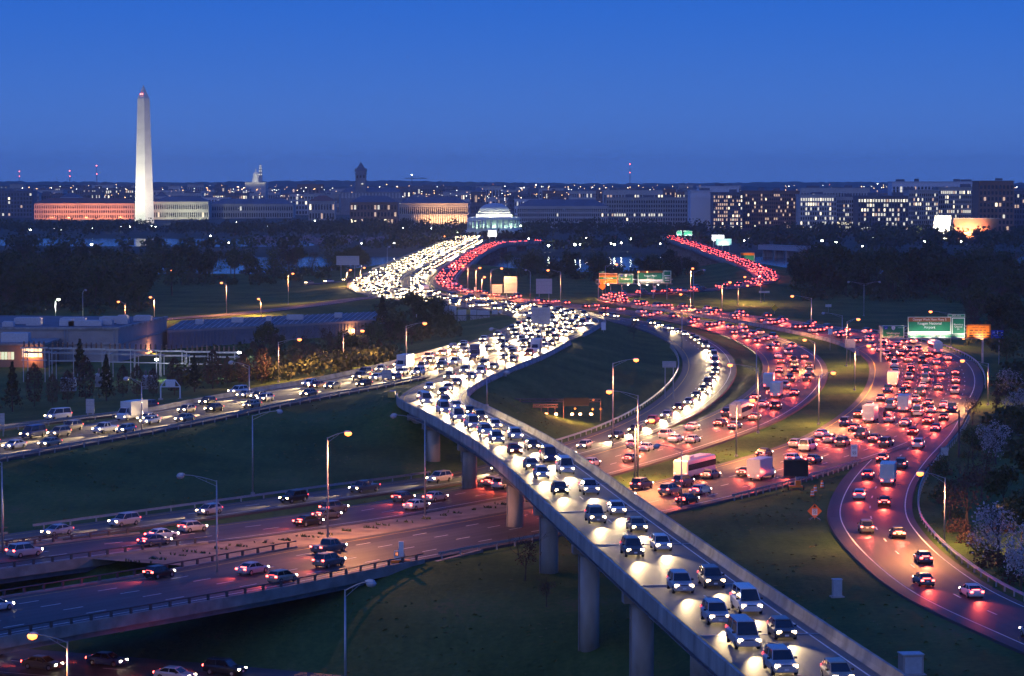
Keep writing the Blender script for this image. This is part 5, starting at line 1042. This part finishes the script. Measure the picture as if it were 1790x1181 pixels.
m = MB(); face_box(m, along(0, .3), along(1, .3), zs * .9, zs, .3); m.obj('eaves_band', WALLC, SH)
MB().add([along(-.01, .6) + (zs + .05,), along(1.01, .6) + (zs + .05,), (s1.x + 2, Ys + 92, zs + 1.2), (s0.x, Ys + 34, zs + 1.2)], [(0, 1, 2, 3)]).obj('roof', ROOFG, SH)
MB().add([along(1) + (0,), (s1.x + 2, Ys + 92, 0), (s1.x + 2, Ys + 92, zs + 1.2), along(1) + (zs,)], [(0, 1, 2, 3)]).obj('end_wall', METAL, SH)
rib = MB().box((0, 0, zs * .45), (.35, .3, zs * .9)).mesh('wall_rib', METAL)
for t in np.linspace(.01, .99, 64): link('wall_rib', rib, SH, along(t, .35) + (0,), math.atan2(60, s1.x - s0.x))
for t, w, h in ((.36, 8, 4.2), (.62, 5, 3.5)): x, y = along(t, .6); MB().box((x, y, h / 2), (w, .3, h), math.atan2(60, s1.x - s0.x)).obj('roller_door', GIRD, SH)
x, y = along(.89, .9); MB().box((x, y, zs * .55), (.9, .4, 1.1)).obj('wall_lamp', SODIUM, SH); lamp_light('POINT', SH, (x, y - 1, zs * .55), 1500, SOD, 'wall_light', .3)
for t in np.linspace(.03, .97, 34):
    a = along(t, .5); MB().tube((a[0], a[1], zs + .1), (a[0] + (2 - 0) * t, a[1] + 32.5, zs + 1.28), .09, n=4).obj('roof_seam', STEEL, SH)
for t, w in ((.12, 2.2), (.3, 3.5), (.45, 1.6), (.58, 5), (.8, 2.4)): a = along(t, -14); MB().box((a[0], a[1], zs + 1.4), (w, 2, 1.5)).obj('roof_vent', ALUM, SH)
# substation
SS = thing('substation_frame', 'blue-grey steel substation gantries and insulators in front of the warehouse', 'substation')
def ssg(x, y): p = ground(x, y); return p
PORC = mat('porcelain', (.16, .1, .08), .3, var=.2)
for i, (x, y) in enumerate(((60, 668), (110, 666), (160, 664), (210, 662), (255, 660), (300, 658), (345, 656), (392, 654))):
    p = ssg(x, y); zt_ = P(x, 606 + i * 1.2, p.y).z
    m = MB()
    for dx in (-2.6, 2.6):
        m.tube((p.x + dx, p.y, p.z), (p.x + dx, p.y, zt_), .13, n=4); m.tube((p.x + dx, p.y + 6, p.z), (p.x + dx, p.y + 6, zt_ - 1.5), .13, n=4)
    m.box((p.x, p.y, zt_ - .2), (6.6, .4, .4)); m.box((p.x, p.y + 6, zt_ - 1.7), (6.6, .4, .4)); m.box((p.x - 2.6, p.y + 3, zt_ - 1.4), (.25, 6, .25)); m.box((p.x + 2.6, p.y + 3, zt_ - 1.4), (.25, 6, .25)); m.box((p.x, p.y, zt_ - 3.2), (6.2, .25, .25))
    m.obj('steel_gantry', STEEL, SS)
    m = MB()
    for k in range(5): m.lathe((p.x - 2.4 + k * 1.2, p.y, zt_), [(.16, 0), (.26, .3), (.16, .4), (.26, .7), (.16, .8), (.26, 1.1), (.1, 1.4)], 6)
    m.obj('insulators', PORC, SS)
for x, y in ((180, 676), (262, 680), (330, 668), (120, 684)):
    p = ssg(x, y); t = thing('transformer', f'grey ribbed transformer tank at the substation, {ordinal([120, 180, 262, 330].index(x) + 1)} from the left', 'transformer', p, 0, 'transformers of the substation')
    MB().box((0, 0, 1.6), (3.2, 2.4, 3.0)).obj('tank', ALUM, t); m = MB()
    for k in range(7): m.box((-1.5 + k * .5, -1.5, 1.6), (.1, .6, 2.2))
    m.obj('radiator_fins', STEEL, t); m = MB()
    for k in range(3): m.lathe((-.9 + .9 * k, 0, 3.1), [(.2, 0), (.3, .3), (.15, .4), (.28, .7), (.12, 1.2)], 6)
    m.obj('bushings', PORC, t)
for x, y in ((1010 / 3.69, 628), (418, 616)):
    p = P(x, y, 640); MB().box((p.x, 640, p.z), (.7, .4, .4)).obj('yard_lamp', WHITELAMP, SS); lamp_light('POINT', SS, (p.x, 639.2, p.z - .2), 2500, (.9, .95, 1), 'yard_light', .2)
# white sign frame by the left road
p = ground(281, 699); SF = thing('portal_gantry', 'white steel portal frame with a blank panel by the left road', 'gantry', p); zt_ = P(295, 664, p.y).z - p.z; w = 34 * p.y / F
WST = mat('white_steel', (.7, .72, .75), .5, .1, var=.05); m = MB()
for sx in (0, w): m.tube((sx, 0, 0), (sx, 0, zt_ * .68), .16, n=6); m.tube((sx, 0, zt_ * .68), (w * (.25 if sx == 0 else .75), 0, zt_), .12, n=6)
m.tube((0, 0, zt_ * .66), (w, 0, zt_ * .66), .12, n=6); m.tube((w * .25, 0, zt_), (w * .75, 0, zt_), .12, n=6); m.obj('frame', WST, SF); MB().box((w / 2, 0, zt_ * .83), (w * .5, .2, zt_ * .3)).obj('panel', WST, SF)
for sx in (0, w): MB().box((sx, 0, .1), (.9, .9, .5)).obj('footing', CONC, SF)

# ------------------------------------------------------------------ signs
def panel(par, x0, x1, y0, y1, Y, m, name='panel', th=.08, dy=0.0, border=None):
    a, b = P(x0, y0, Y), P(x1, y1, Y); c = ((a.x + b.x) / 2, Y + dy, (a.z + b.z) / 2); wd, ht = b.x - a.x, a.z - b.z
    o = MB().box((0, 0, 0), (wd, th, ht)).obj(name, m, par); o.location = Vector(c) - par.location
    if border:
        f = MB(); e = .09 * ht ** .5
        for sz in (-1, 1): f.box((0, -th / 2 - .006, sz * (ht / 2 - e)), (wd - e, .012, e * .8)); f.box((sz * (wd / 2 - e), -th / 2 - .008, 0), (e * .8, .012, ht - e))
        f.obj('border', border, o)
    return o, wd, ht
def truss(par, x0, x1, z0, z1, y, d, m=STEEL, bays=10, name='truss'):
    t = MB()
    for yy in (y, y + d):
        for z in (z0, z1): t.tube((x0, yy, z), (x1, yy, z), .11, n=5)
        for k in range(bays):
            xa, xb = x0 + (x1 - x0) * k / bays, x0 + (x1 - x0) * (k + 1) / bays; t.tube((xa, yy, z0 if k % 2 else z1), (xb, yy, z1 if k % 2 else z0), .06, n=4); t.tube((xa, yy, z0), (xa, yy, z1), .06, n=4)
    for k in range(bays + 1):
        xa = x0 + (x1 - x0) * k / bays; t.tube((xa, y, z0), (xa, y + d, z0), .05, n=4); t.tube((xa, y, z1), (xa, y + d, z1), .05, n=4)
    return t.obj(name, m, par)
def shield(par, x, z, y, s, colr, num):
    o = MB().loft([[(q[0] * s, 0, q[1] * s) for q in ((-.5, .45), (0, .5), (.5, .45), (.5, 0), (.3, -.4), (0, -.55), (-.3, -.4), (-.5, 0))], [(q[0] * s, -.03, q[1] * s) for q in ((-.5, .45), (0, .5), (.5, .45), (.5, 0), (.3, -.4), (0, -.55), (-.3, -.4), (-.5, 0))]]).obj('route_shield', colr, par)
    o.location = (x, y, z); return o
YG = 690
GA = thing('sign_gantry', 'large overhead gantry with green airport sign and orange panel over the outer red bend', 'sign gantry', (P(1650, 640, YG).x, YG, 2.0))
zg = lambda y: P(1650, y, YG).z - 2; xg = lambda x: P(x, 590, YG).x - GA.location.x
truss(GA, xg(1538), xg(1722), zg(582), zg(570), .4, 1.2, bays=14)
for x in (1719, 1541): 
    for yy in (.4, 1.6): MB().tube((xg(x), yy, -1), (xg(x), yy, zg(570)), .17, n=6).obj('support_post', STEEL, GA)
m = MB().box((xg(1635), -.9, zg(591.5)), (xg(1725) - xg(1545), .6, .1)); m.obj('walkway', STEEL, GA)
o, w_, h_ = panel(GA, 1542, 1581, 568, 590, YG, GREEN, border=SWHITE); yy = -.07
shield(o, -w_ * .33, h_ * .27, yy, .9, SBLUE, '395'); text('395', o, (-w_ * .33, yy - .05, h_ * .25), .38, SWHITE)
shield(o, 0, h_ * .27, yy, .95, SWHITE, '1'); text('1', o, (0, yy - .05, h_ * .27), .6, SBLACK); text('NORTH', o, (w_ * .33, yy, h_ * .3), .42, SWHITE)
text('Washington', o, (0, yy, -h_ * .14), .72, SWHITE); text('2 LEFT LANES', o, (0, yy, -h_ * .37), .5, SWHITE)
o, w_, h_ = panel(GA, 1586.5, 1663, 553, 584.5, YG, GREEN, border=SWHITE)
b, bw, bh = panel(GA, 1588, 1661.5, 554.5, 562, YG, BROWN, 'brown_band', .05, -.05); text('George Wash Mem Pkwy S', b, (0, -.04, 0), .78, SWHITE)
text('Reagan National', o, (0, yy, h_ * .12), .95, SWHITE); text('Airport', o, (0, yy, -h_ * .1), .95, SWHITE)
b, bw, bh = panel(GA, 1588, 1661.5, 579, 584, YG, SWHITE, 'white_band', .05, -.05); text('NO TRUCKS', b, (0, -.04, 0), .5, SBLACK)
o, w_, h_ = panel(GA, 1663.5, 1687, 554.5, 584.5, YG, GREEN, border=SWHITE); text('Boundary\nChannel\nDr', o, (0, yy, -.2), .62, SWHITE)
b, bw, bh = panel(GA, 1656.5, 1687, 548.5, 554.2, YG, GREEN, 'exit_tab', border=SWHITE); text('EXIT 10 A', b, (0, yy, 0), .52, SWHITE)
b, bw, bh = panel(GA, 1586.5, 1687, 584.8, 590, YG, GREEN, 'lower_strip', border=SWHITE); text('NEXT EXIT', b, (0, yy, 0), .5, SWHITE)
o, w_, h_ = panel(GA, 1689.5, 1731, 567, 590.5, YG, SORANGE, 'orange_panel', border=SBLACK); text('2 RIGHT LANES', o, (0, yy, h_ * .28), .52, SBLACK)
for k in range(3):
    m = MB(); g = random.Random(k); x = -w_ * .38
    while x < w_ * .36: ww = g.uniform(.5, 1.1); m.box((x + ww / 2, -.05, h_ * (.08 - .2 * k)), (ww, .02, .28)); x += ww + .3
    m.obj('worn_lettering', SBLACK, o)
o, w_, h_ = panel(GA, 1733, 1754, 577, 591, YG - 2, SBLUE, 'blue_panel', border=None); text('H', o, (-w_ * .3, -.06, h_ * .22), .8, SWHITE); m = MB().lathe((0, -.06, h_ * .32), [(.05, 0), (.14, .12), (.05, .25)], 6); m.box((0, -.06, h_ * .16), (.22, .03, .5)); m.box((w_ * .3, -.06, h_ * .22), (.8, .03, .14)); m.box((0, -.06, -h_ * .12), (w_ * .9, .03, .06)); m.obj('symbols', SWHITE, o)
for x, y in ((1747, 0),): MB().tube((xg(1744), -2, -1), (xg(1744), -2, zg(591)), .09, n=5).obj('blue_sign_post', STEEL, GA)
for x in (1600, 1625, 1650, 1682, 1714):
    MB().box((xg(x), -2.0, zg(591) - .1), (.5, .3, .2)).obj('sign_lamp', SODIUM if x in (1682, 1714) else LENS_OFF, GA)
    lamp_light('SPOT', GA, (xg(x), -2.0, zg(591) + .15), 900, (1, .8, .6), 'sign_light', .15, (0, 1.6, 1.5), R(120), .5)
p = P(1675, 573, YG - 3); 
# small gantry, far red road
YF = 1060; GB = thing('sign_gantry', 'smaller green and orange gantry signs beyond the grass island', 'sign gantry', (P(1110, 500, YF).x, YF, 3.0)); zg2 = lambda y: P(1110, y, YF).z - 3; xg2 = lambda x: P(x, 500, YF).x - GB.location.x
truss(GB, xg2(1042), xg2(1176), zg2(496), zg2(488), .4, 1.2, bays=12); m = MB()
for x in (1046, 1068, 1087, 1120, 1142, 1166): MB().tube((xg2(x), .8, -1), (xg2(x), .8, zg2(488)), .15, n=5).obj('support_post', STEEL, GB)
o, w_, h_ = panel(GB, 1047, 1079, 477, 495.5, YF, SORANGE, 'orange_panel', border=SWHITE); b, bw, bh = panel(GB, 1047.6, 1078.4, 484, 488, YF, GREEN, 'green_band', .05, -.06); text('Memorial Br', b, (0, -.05, 0), .75, SWHITE); b, bw, bh = panel(GB, 1047.6, 1078.4, 478, 482, YF, BROWN, 'brown_band', .05, -.06)
b, bw, bh = panel(GB, 1048, 1059, 474, 476.6, YF, GREEN, 'exit_tab'); text('EXIT', b, (0, -.06, 0), .5, SWHITE)
o, w_, h_ = panel(GB, 1081, 1107, 478, 495, YF, GREEN, border=SWHITE); text('Washington', o, (0, -.07, -.15), .85, SWHITE); shield(o, -w_ * .28, h_ * .3, -.07, .95, SBLUE, ''); shield(o, 0, h_ * .3, -.07, .95, SWHITE, ''); text('1', o, (0, -.12, h_ * .3), .6, SBLACK); text('NORTH', o, (w_ * .3, -.07, h_ * .3), .4, SWHITE)
o, w_, h_ = panel(GB, 1114.5, 1159, 472.5, 494.5, YF, GREEN, border=SWHITE); text("Reagan Nat'l\nAirport", o, (0, -.07, -.1), .95, SWHITE); panel(GB, 1115, 1158.4, 473, 476.5, YF, BROWN, 'brown_band', .05, -.06); panel(GB, 1115, 1158.4, 488, 492, YF, SWHITE, 'white_band', .05, -.06)
o, w_, h_ = panel(GB, 1159.5, 1173.5, 472.5, 495, YF, GREEN, border=SWHITE); m = MB()
for k in range(3): m.box((0, -.06, h_ * (.1 - .18 * k)), (w_ * (.7 - .1 * k), .02, .3))
m.obj('worn_lettering', SWHITE, o)
for x in (1063, 1098, 1116, 1131, 1150): MB().box((xg2(x), -2, zg2(497)), (.5, .3, .2)).obj('sign_lamp', SODIUM if x in (1063,) else LENS_OFF, GB); lamp_light('SPOT', GB, (xg2(x), -2.2, zg2(497)), 2600 if x == 1063 else 1300, (1, .72, .3) if x == 1063 else (1, .85, .65), 'sign_light', .15, (0, 1.8, 1.7), R(120), .5)
for x in (1116, 1131): MB().box((xg2(x), -.6, zg2(475)), (.6, .5, .4)).obj('top_lamp', SODIUM, GB)
# sign backs beyond the bright bend, and gantry with five lamps
def back_sign(x0, x1, y0, y1, yb, label, parts=1, Y=None):
    b = ground((x0 + x1) / 2, yb); Yd = Y or b.y; t = thing('road_sign', label, 'road sign', (b.x, Yd, b.z - .2))
    o, w_, h_ = panel(t, x0, x1, y0, y1, Yd, ALUM); m = MB()
    for z in (-.3, 0, .3): m.box((0, .08, z * h_), (w_ * .96, .06, .1))
    for z in (-.32, .05, .34): m.box((0, -.07, z * h_), (w_ * .98, .05, .12))
    for k in range(int(w_ / 1.2)): m.box((-w_ / 2 + (k + 1) * w_ / (int(w_ / 1.2) + 1), -.055, 0), (.04, .02, h_))
    m.obj('stiffener', STEEL, o); m = MB()
    for s in (-.3, .3): MB().tube((o.location.x + s * w_, .15, -.3), (o.location.x + s * w_, .15, o.location.z + h_ * .3), .12, n=6).obj('post', STEEL, t)
    return t
back_sign(881, 904, 483, 512, 521, 'blank grey back of the left of two tall signs beyond the bend'); back_sign(937, 965, 487, 513, 527, 'blank grey back of the right of two tall signs beyond the bend'); back_sign(860, 878, 497, 512, 520, 'small blank sign back left of the tall pair')
back_sign(928, 962, 537, 566, 588, 'large blank sign back standing over the bright bend'); back_sign(667, 684, 646, 661, 676, 'grey sign back at the nose of the flyover split'); back_sign(150, 165, 697, 722, 729, 'white-backed tall sign by the slip road'); back_sign(-6, 8, 722, 742, 752, 'white sign back cut by the left frame edge', Y=470); back_sign(596, 606, 620, 634, 646, 'small sign back on the lamp by the shed')
back_sign(588, 628, 447, 463, 486, 'wide pale sign back at the river bridge head'); back_sign(1158, 1182, 631, 642, 700, 'long blank sign back inside the express loop')
YL = 880; GC = thing('sign_gantry', 'truss gantry of blank sign backs with five orange lamps left of the bright bend', 'sign gantry', (P(815, 575, YL).x, YL, 4.0)); zg3 = lambda y: P(815, y, YL).z - 4; xg3 = lambda x: P(x, 565, YL).x - GC.location.x
truss(GC, xg3(730), xg3(908), zg3(562.5), zg3(551), 0, 1.2, DSTEEL, 16)
m = MB()
for x in (728, 766, 909): MB().tube((xg3(x), .6, -3), (xg3(x), .6, zg3(549)), .16, n=6).obj('support_post', STEEL, GC)
for x0, x1, y0, y1 in ((770, 783, 530, 570), (784, 798, 534, 570), (800, 815, 541, 570), (822, 833, 541, 570), (834, 856, 542, 570)): panel(GC, x0, x1, y0, y1, YL + 1.5, ALUM, 'sign_panel')
panel(GC, 860, 870, 541, 549, YL + 1.5, ALUM, 'small_panel'); o, w_, h_ = panel(GC, 872, 878, 541.5, 547.5, YL + 1.5, ALUM, 'diamond_panel'); o.rotation_euler = (0, R(45), 0)
for x in (777, 791.5, 809, 830, 849): MB().box((xg3(x), 2.4, zg3(573.5)), (.7, .5, .4)).obj('sign_lamp', SODIUM, GC); lamp_light('SPOT', GC, (xg3(x), 3.2, zg3(573)), 4000, SOD, 'sign_light', .2, (0, -1.2, .8), R(150), .5)
MB().box((xg3(813), 2.6, zg3(574.5)), (xg3(857) - xg3(770), .5, .1)).obj('walkway', DSTEEL, GC)
# low lit gantry in the grass island (top seen above the bank)
gp = ground(968, 726); YI = gp.y; GD = thing('sign_gantry', 'dark unfinished gantry with six low orange lamps in the grass island', 'sign gantry', (gp.x, YI, gp.z)); zi = lambda y: P(968, y, YI).z - gp.z; xi = lambda x: P(x, 720, YI).x - gp.x
for x in (872, 897, 909, 932, 946, 958, 970, 985, 1050): MB().tube((xi(x), 0, -1), (xi(x), 0, zi(697 if x < 915 else 711 if x < 980 else 700)), .1, n=5).obj('post', BRICK, GD)
truss(GD, xi(872), xi(1050), zi(702), zi(697.5), .2, .5, DSTEEL, 18); truss(GD, xi(932), xi(975), zi(711), zi(706), -.4, .4, BRICK, 6, 'lower_truss')
panel(GD, 985, 1030, 695, 709, YI - .6, SBLACK, 'dark_panel')
for x in (940, 955, 972, 1000, 1014, 1033): MB().box((xi(x), -1.0, zi(722.5)), (.55, .4, .35)).obj('lamp_box', SODIUM, GD); lamp_light('POINT', GD, (xi(x), -1.3, zi(723)), 900, SOD, 'lamp_light', .2)
for x, y in ((1037, 698), (1005, 713), (1036, 714), (1050, 714)): MB().lathe((xi(x), -.8, zi(y)), [(.1, -.25), (.3, 0), (.1, .25)], 8).obj('round_marker', mat('amber_marker', (.9, .45, .08), .5), GD)
# far overhead signs across the river
for x0, x1, y0, y1, Y, m_, lb in ((1183, 1192, 403, 411, 2030, GREEN, 'small green lit sign at the end of the red river bridge'), (1195, 1210, 403, 411, 2030, GREEN, 'brighter green lit sign at the end of the red river bridge'), (1244, 1266, 410, 420, 1905, SWHITE, 'white floodlit sign panel beyond the far red road'), (1251, 1279, 417, 428, 1900, mat('pale_teal_sign', (.3, .75, .62), .5), 'pale teal floodlit sign panel beyond the far red road'), (1294, 1319, 441, 457, 1480, GREEN, 'orange-topped green sign beside the far red curve'), (853, 868, 402, 413, 2000, SWHITE, 'small white lit sign in front of the domed memorial')):
    a = P((x0 + x1) / 2, y1, Y); base = 2.0 if Y > 1500 else -.5; t = thing('lit_sign', lb, 'road sign', (a.x, Y, base)); o, w_, h_ = panel(t, x0, x1, y0, y1, Y, m_, border=SWHITE); m = MB()
    for s in (-.35, .35): MB().tube((s * w_, .3, -1), (s * w_, .3, o.location.z), .2, n=5).obj('post', STEEL, t)
    lamp_light('SPOT', t, (0, -4, o.location.z - h_ * .5 - 1.5), 7000 if Y > 1500 else 2500, (1, .98, .85) if Y > 1500 else (1, .7, .35), 'sign_light', .3, (0, 4, h_ * .5 + 1.5), R(110), .6)
    if Y == 1480: panel(t, x0 + .5, x1 - .5, y0 + .5, y0 + 5, Y, SORANGE, 'orange_band', .05, -.07)
# small roadside signs
def post_sign(x, yt, yb, w, h, m, label, name='road_sign', diamond=False, txt=None, tm=None, size=.5):
    b = ground(x, yb); c = P(x, yt, b.y); t = thing(name, label, 'road sign', (b.x, b.y, b.z - .1)); z = c.z - b.z + .1
    MB().tube((0, .06, -.2), (0, .06, z), .05, n=5).obj('post', STEEL, t)
    o = MB().box((0, 0, 0), (w, .04, h)).obj('panel', m, t); o.location = (0, 0, z)
    if diamond: o.rotation_euler = (0, R(45), 0)
    if txt: q = text(txt, o, (0, -.035, 0), size, tm); q.rotation_euler = (math.pi / 2, R(-45) if diamond else 0, 0) if not diamond else (math.pi / 2, 0, 0)
    return t, o
YEL = mat('sign_yellow', (.8, .5, .02), .5, var=.04)
t, o = post_sign(1354, 538, 551, 1.7, 1.7, YEL, 'yellow diamond warning sign beyond the red highway', diamond=True); m = MB().box((0, -.07, z := t.children[1].location.z), (.3, .03, 1.0)); m.obj('symbol', SBLACK, t)
post_sign(1234, 854, 874, 1.1, .9, ALUM, 'small grey sign back beside the outer red highway'); t, o = post_sign(1493, 787, 808, 1.1, 2.1, SWHITE, 'white two-part sign at the point of the ramp gore')
text('SPEED\nLIMIT', o, (0, -.04, .55), .3, SBLACK); text('55', o, (0, -.04, -.45), .7, SBLACK)
post_sign(1451, 579, 612, 1.2, 1.6, SWHITE, 'white sign on a slim post at the divide'); post_sign(1486, 600, 640, 2.6, 2.2, ALUM, 'grey sign back on a dark post at the divide'); post_sign(1651, 789, 803, 1.3, 1.4, ALUM, 'pale square sign at the wooded edge of the ramp'); post_sign(1053, 500, 520, 2.2, 2.2, SORANGE, 'small orange diamond below the small gantry', diamond=True); post_sign(1144, 503, 517, 1.2, 1.6, SWHITE, 'small white sign beneath the small gantry')
post_sign(1336, 510, 528, 4.2, .8, ALUM, 'pale street-name blade beyond the red highway'); post_sign(1448, 534, 546, 2.2, 1.0, ALUM, 'pale twin sign on the far grass'); post_sign(1055, 570, 580, 1.3, 2.2, SWHITE, 'white panel at the top of the grass island'); post_sign(831, 505, 520, 1.0, 1.4, SWHITE, 'small white sign at the red river curve')
# orange work sign
b = ground(1424, 908); t = thing('work_sign', 'orange diamond roadwork sign on the grass by the exit ramp', 'road sign', b); c = P(1424, 893, b.y).z - b.z; s_ = 26 * b.y / F / 2
o = MB().add([(0, 0, s_), (s_, 0, 0), (0, 0, -s_), (-s_, 0, 0), (0, .04, s_), (s_, .04, 0), (0, .04, -s_), (-s_, .04, 0)], [(0, 3, 2, 1), (4, 5, 6, 7), (0, 1, 5, 4), (1, 2, 6, 5), (2, 3, 7, 6), (3, 0, 4, 7)]).obj('panel', mat('reflective_orange_face', (1.0, .2, .03), .4, var=.03), t); o.location = (0, 0, c)
MB().add([(-.22, -.02, .55), (.22, -.02, .55), (0, -.02, 1.0)], [(0, 1, 2)]).obj('arrow', SBLACK, o); MB().box((0, -.02, -.12), (.75, .02, .95)).obj('speed_plate', SWHITE, o); text('35', o, (0, -.05, -.25), .55, SBLACK); text('SPEED\nLIMIT', o, (0, -.05, .18), .2, SBLACK)
m = MB(); m.tube((0, .05, 0), (0, .05, c), .04, n=4)
for dx, dy in ((-.8, -.6), (.8, -.6), (-.8, .7), (.8, .7)): m.tube((0, .05, .5), (dx, dy, 0), .03, n=4)
m.obj('stand', STEEL, t)
# traffic drums
for i, (x, y) in enumerate(((1420, 868), (1425, 861), (1437, 853))):
    b = ground(x, y); t = thing('traffic_drum', ('nearest', 'middle', 'farthest')[i] + ' orange and white traffic drum beside the message board', 'traffic drum', b, 0, 'drums by the message board')
    for k in range(5): MB().lathe((0, 0, .1 + k * .2), [(.3 - .02 * k, 0), (.29 - .02 * k, .2)], 12).obj('band', SORANGE if k % 2 == 0 else SWHITE, t)
    MB().box((0, 0, .05), (.75, .75, .1)).obj('base', SBLACK, t); MB().tube((0, 0, 1.1), (0, 0, 1.2), .1, n=8).obj('handle', SORANGE, t)
# portable message board
b = ground(1391, 856); t = thing('message_board_trailer', 'dark portable message board on an orange trailer', 'message board', b); z0, z1 = P(1390, 832, b.y).z - b.z, P(1390, 804, b.y).z - b.z; w_ = 42 * b.y / F
MB().box((0, 0, (z0 + z1) / 2), (w_, .3, z1 - z0)).obj('display', SBLACK, t); m = MB()
for s in (-1, 1): m.box((s * w_ / 2, 0, (z0 + z1) / 2), (.1, .36, z1 - z0 + .1)); 
m.box((0, 0, z1), (w_ + .1, .4, .1)); m.box((0, 0, z0), (w_ + .1, .4, .1)); m.obj('display_frame', mat('board_frame', (.05, .05, .055), .6), t)
MB().box((0, 0, z1 + .18), (w_ * .7, .9, .08)).obj('solar_panel', mat('solar_cells', (.02, .03, .09), .2, var=.2), t); MB().tube((0, 0, .5), (0, 0, z0), .12, n=6).obj('mast', STEEL, t)
MB().box((0, 0, .55), (2.1, 1.2, .25)).obj('chassis', SORANGE, t); MB().box((.35, 0, 1.1), (.8, .9, .8)).obj('battery_box', SORANGE, t)
for s in (-1, 1): w = MB().tube((s * 1.1, -.1, .33), (s * 1.3, -.1, .33), .33, n=12).obj('wheel', TYRE, t)
# speed trailer by the low bridge
b = ground(700, 988); t = thing('speed_trailer', 'white speed display trailer beside the guardrail end', 'speed trailer', b); zz = lambda y: P(698, y, b.y).z - b.z; sc = b.y / F
MB().box((0, 0, .55), (2.4, 1.4, .3)).obj('chassis', SORANGE, t)
for s in (-1, 1): MB().tube((.1, s * .8, .34), (.1, s * 1.0, .34), .34, n=12).obj('wheel', TYRE, t)
m = MB().tube((-.4, 0, .6), (-.4, 0, zz(972)), .07, n=5); m.tube((.45, 0, .6), (.45, 0, zz(965)), .07, n=5); m.obj('mast', STEEL, t)
o = MB().box((-.45, -.1, (zz(962) + zz(980)) / 2), (9 * sc, .2, zz(962) - zz(980))).obj('display_panel', SWHITE, t); MB().box((-.45, -.22, zz(967.5)), (6.5 * sc, .05, zz(962) - zz(970))).obj('display', SBLACK, o)
m = MB()
for dx in (-.12, .06): m.box((-.42 + dx, -.26, zz(967.5)), (.1, .03, .4))
m.obj('digits', emit('amber_led', (1, .25, .02), 1.5), o); MB().box((.1, 0, (zz(946) + zz(978)) / 2), (8.5 * sc, .3, zz(946) - zz(978))).obj('upper_sign', WHITEW, t)
# traffic signal mast over the ramp
b = ground(1676, 800); t = thing('signal_mast', 'traffic signal hanging from a long mast arm above the ramp', 'traffic signal', b); zt_ = P(1676, 721, b.y).z - b.z; xa = P(1545, 717, b.y).x - b.x
MB().tube((0, 0, -.3), (0, 0, zt_ + .4), .2, .14, 8).obj('pole', DSTEEL, t); MB().tube((0, 0, zt_), (xa, 0, zt_ + .35), .13, .07, 6).obj('mast_arm', DSTEEL, t)
o = MB().box((xa + .1, 0, zt_ - .35), (.4, .35, 1.1)).obj('signal_head', SBLACK, t); MB().lathe((xa + .1, -.2, zt_ - .05), [(.05, -.1), (.13, 0), (.05, .1)], 8).obj('lens', mat('red_lens', (.3, .01, .01), .3), o); MB().box((xa * .63, 0, zt_ - .25), (.35, .3, .8)).obj('signal_head', mat('amber_backplate', (.25, .13, .02), .5), t)
# cabinets, gore crash cushion, debris
for x, y, w, h, lb in ((1463, 1043, 1.0, 2.0, 'slim grey utility cabinet on the grass near the exit ramp'), (1592, 1178, 2.1, 2.0, 'broad weathered utility cabinet at the bottom by the parapet')):
    b = ground(x, y); t = thing('utility_cabinet', lb, 'cabinet', b, R(8)); MB().box((0, 0, h / 2), (w, w * .8, h)).obj('body', ALUM if w < 2 else WALLC, t); MB().box((0, 0, h + .05), (w + .15, w * .8 + .15, .1)).obj('lid', ALUM, t); MB().box((0, -w * .4 - .02, h / 2), (w * .8, .03, h * .8)).obj('door', ALUM, t); MB().box((0, 0, .02), (w + .5, w + .3, .2)).obj('plinth', CONC, t)
p = flyover.at(FLY_B + 9, -flyover.width(FLY_B + 9) / 2 - 1.5); t = thing('crash_cushion', 'yellow-faced crash cushion at the nose of the flyover split', 'crash cushion', p, flyover.dir(FLY_B + 9)); MB().box((0, 0, .5), (5.0, 1.0, .9)).obj('body', GIRD, t); MB().box((-2.55, 0, .55), (.15, 1.3, 1.1)).obj('nose', mat('faded_yellow', (.5, .35, .08), .6), t)

# ------------------------------------------------------------------ evening haze
hz, hn, hb = nodes('evening_haze'); hn.nodes.remove(hb)
vol = hn.nodes.new('ShaderNodeVolumePrincipled'); vol.inputs['Color'].default_value = (.9, .93, 1, 1); vol.inputs['Density'].default_value = 5.5e-5; vol.inputs['Anisotropy'].default_value = 0.2
hn.links.new(vol.outputs[0], hn.nodes['Material Output'].inputs['Volume'])
hz.cycles.homogeneous_volume = True
HB = MB().box((0, 6650, 88), (8600, 15100, 200)).obj('haze', hz); tag(HB, 'thin blue evening haze over the whole valley', 'haze', None, 'stuff')
S.cycles.volume_bounces = 0
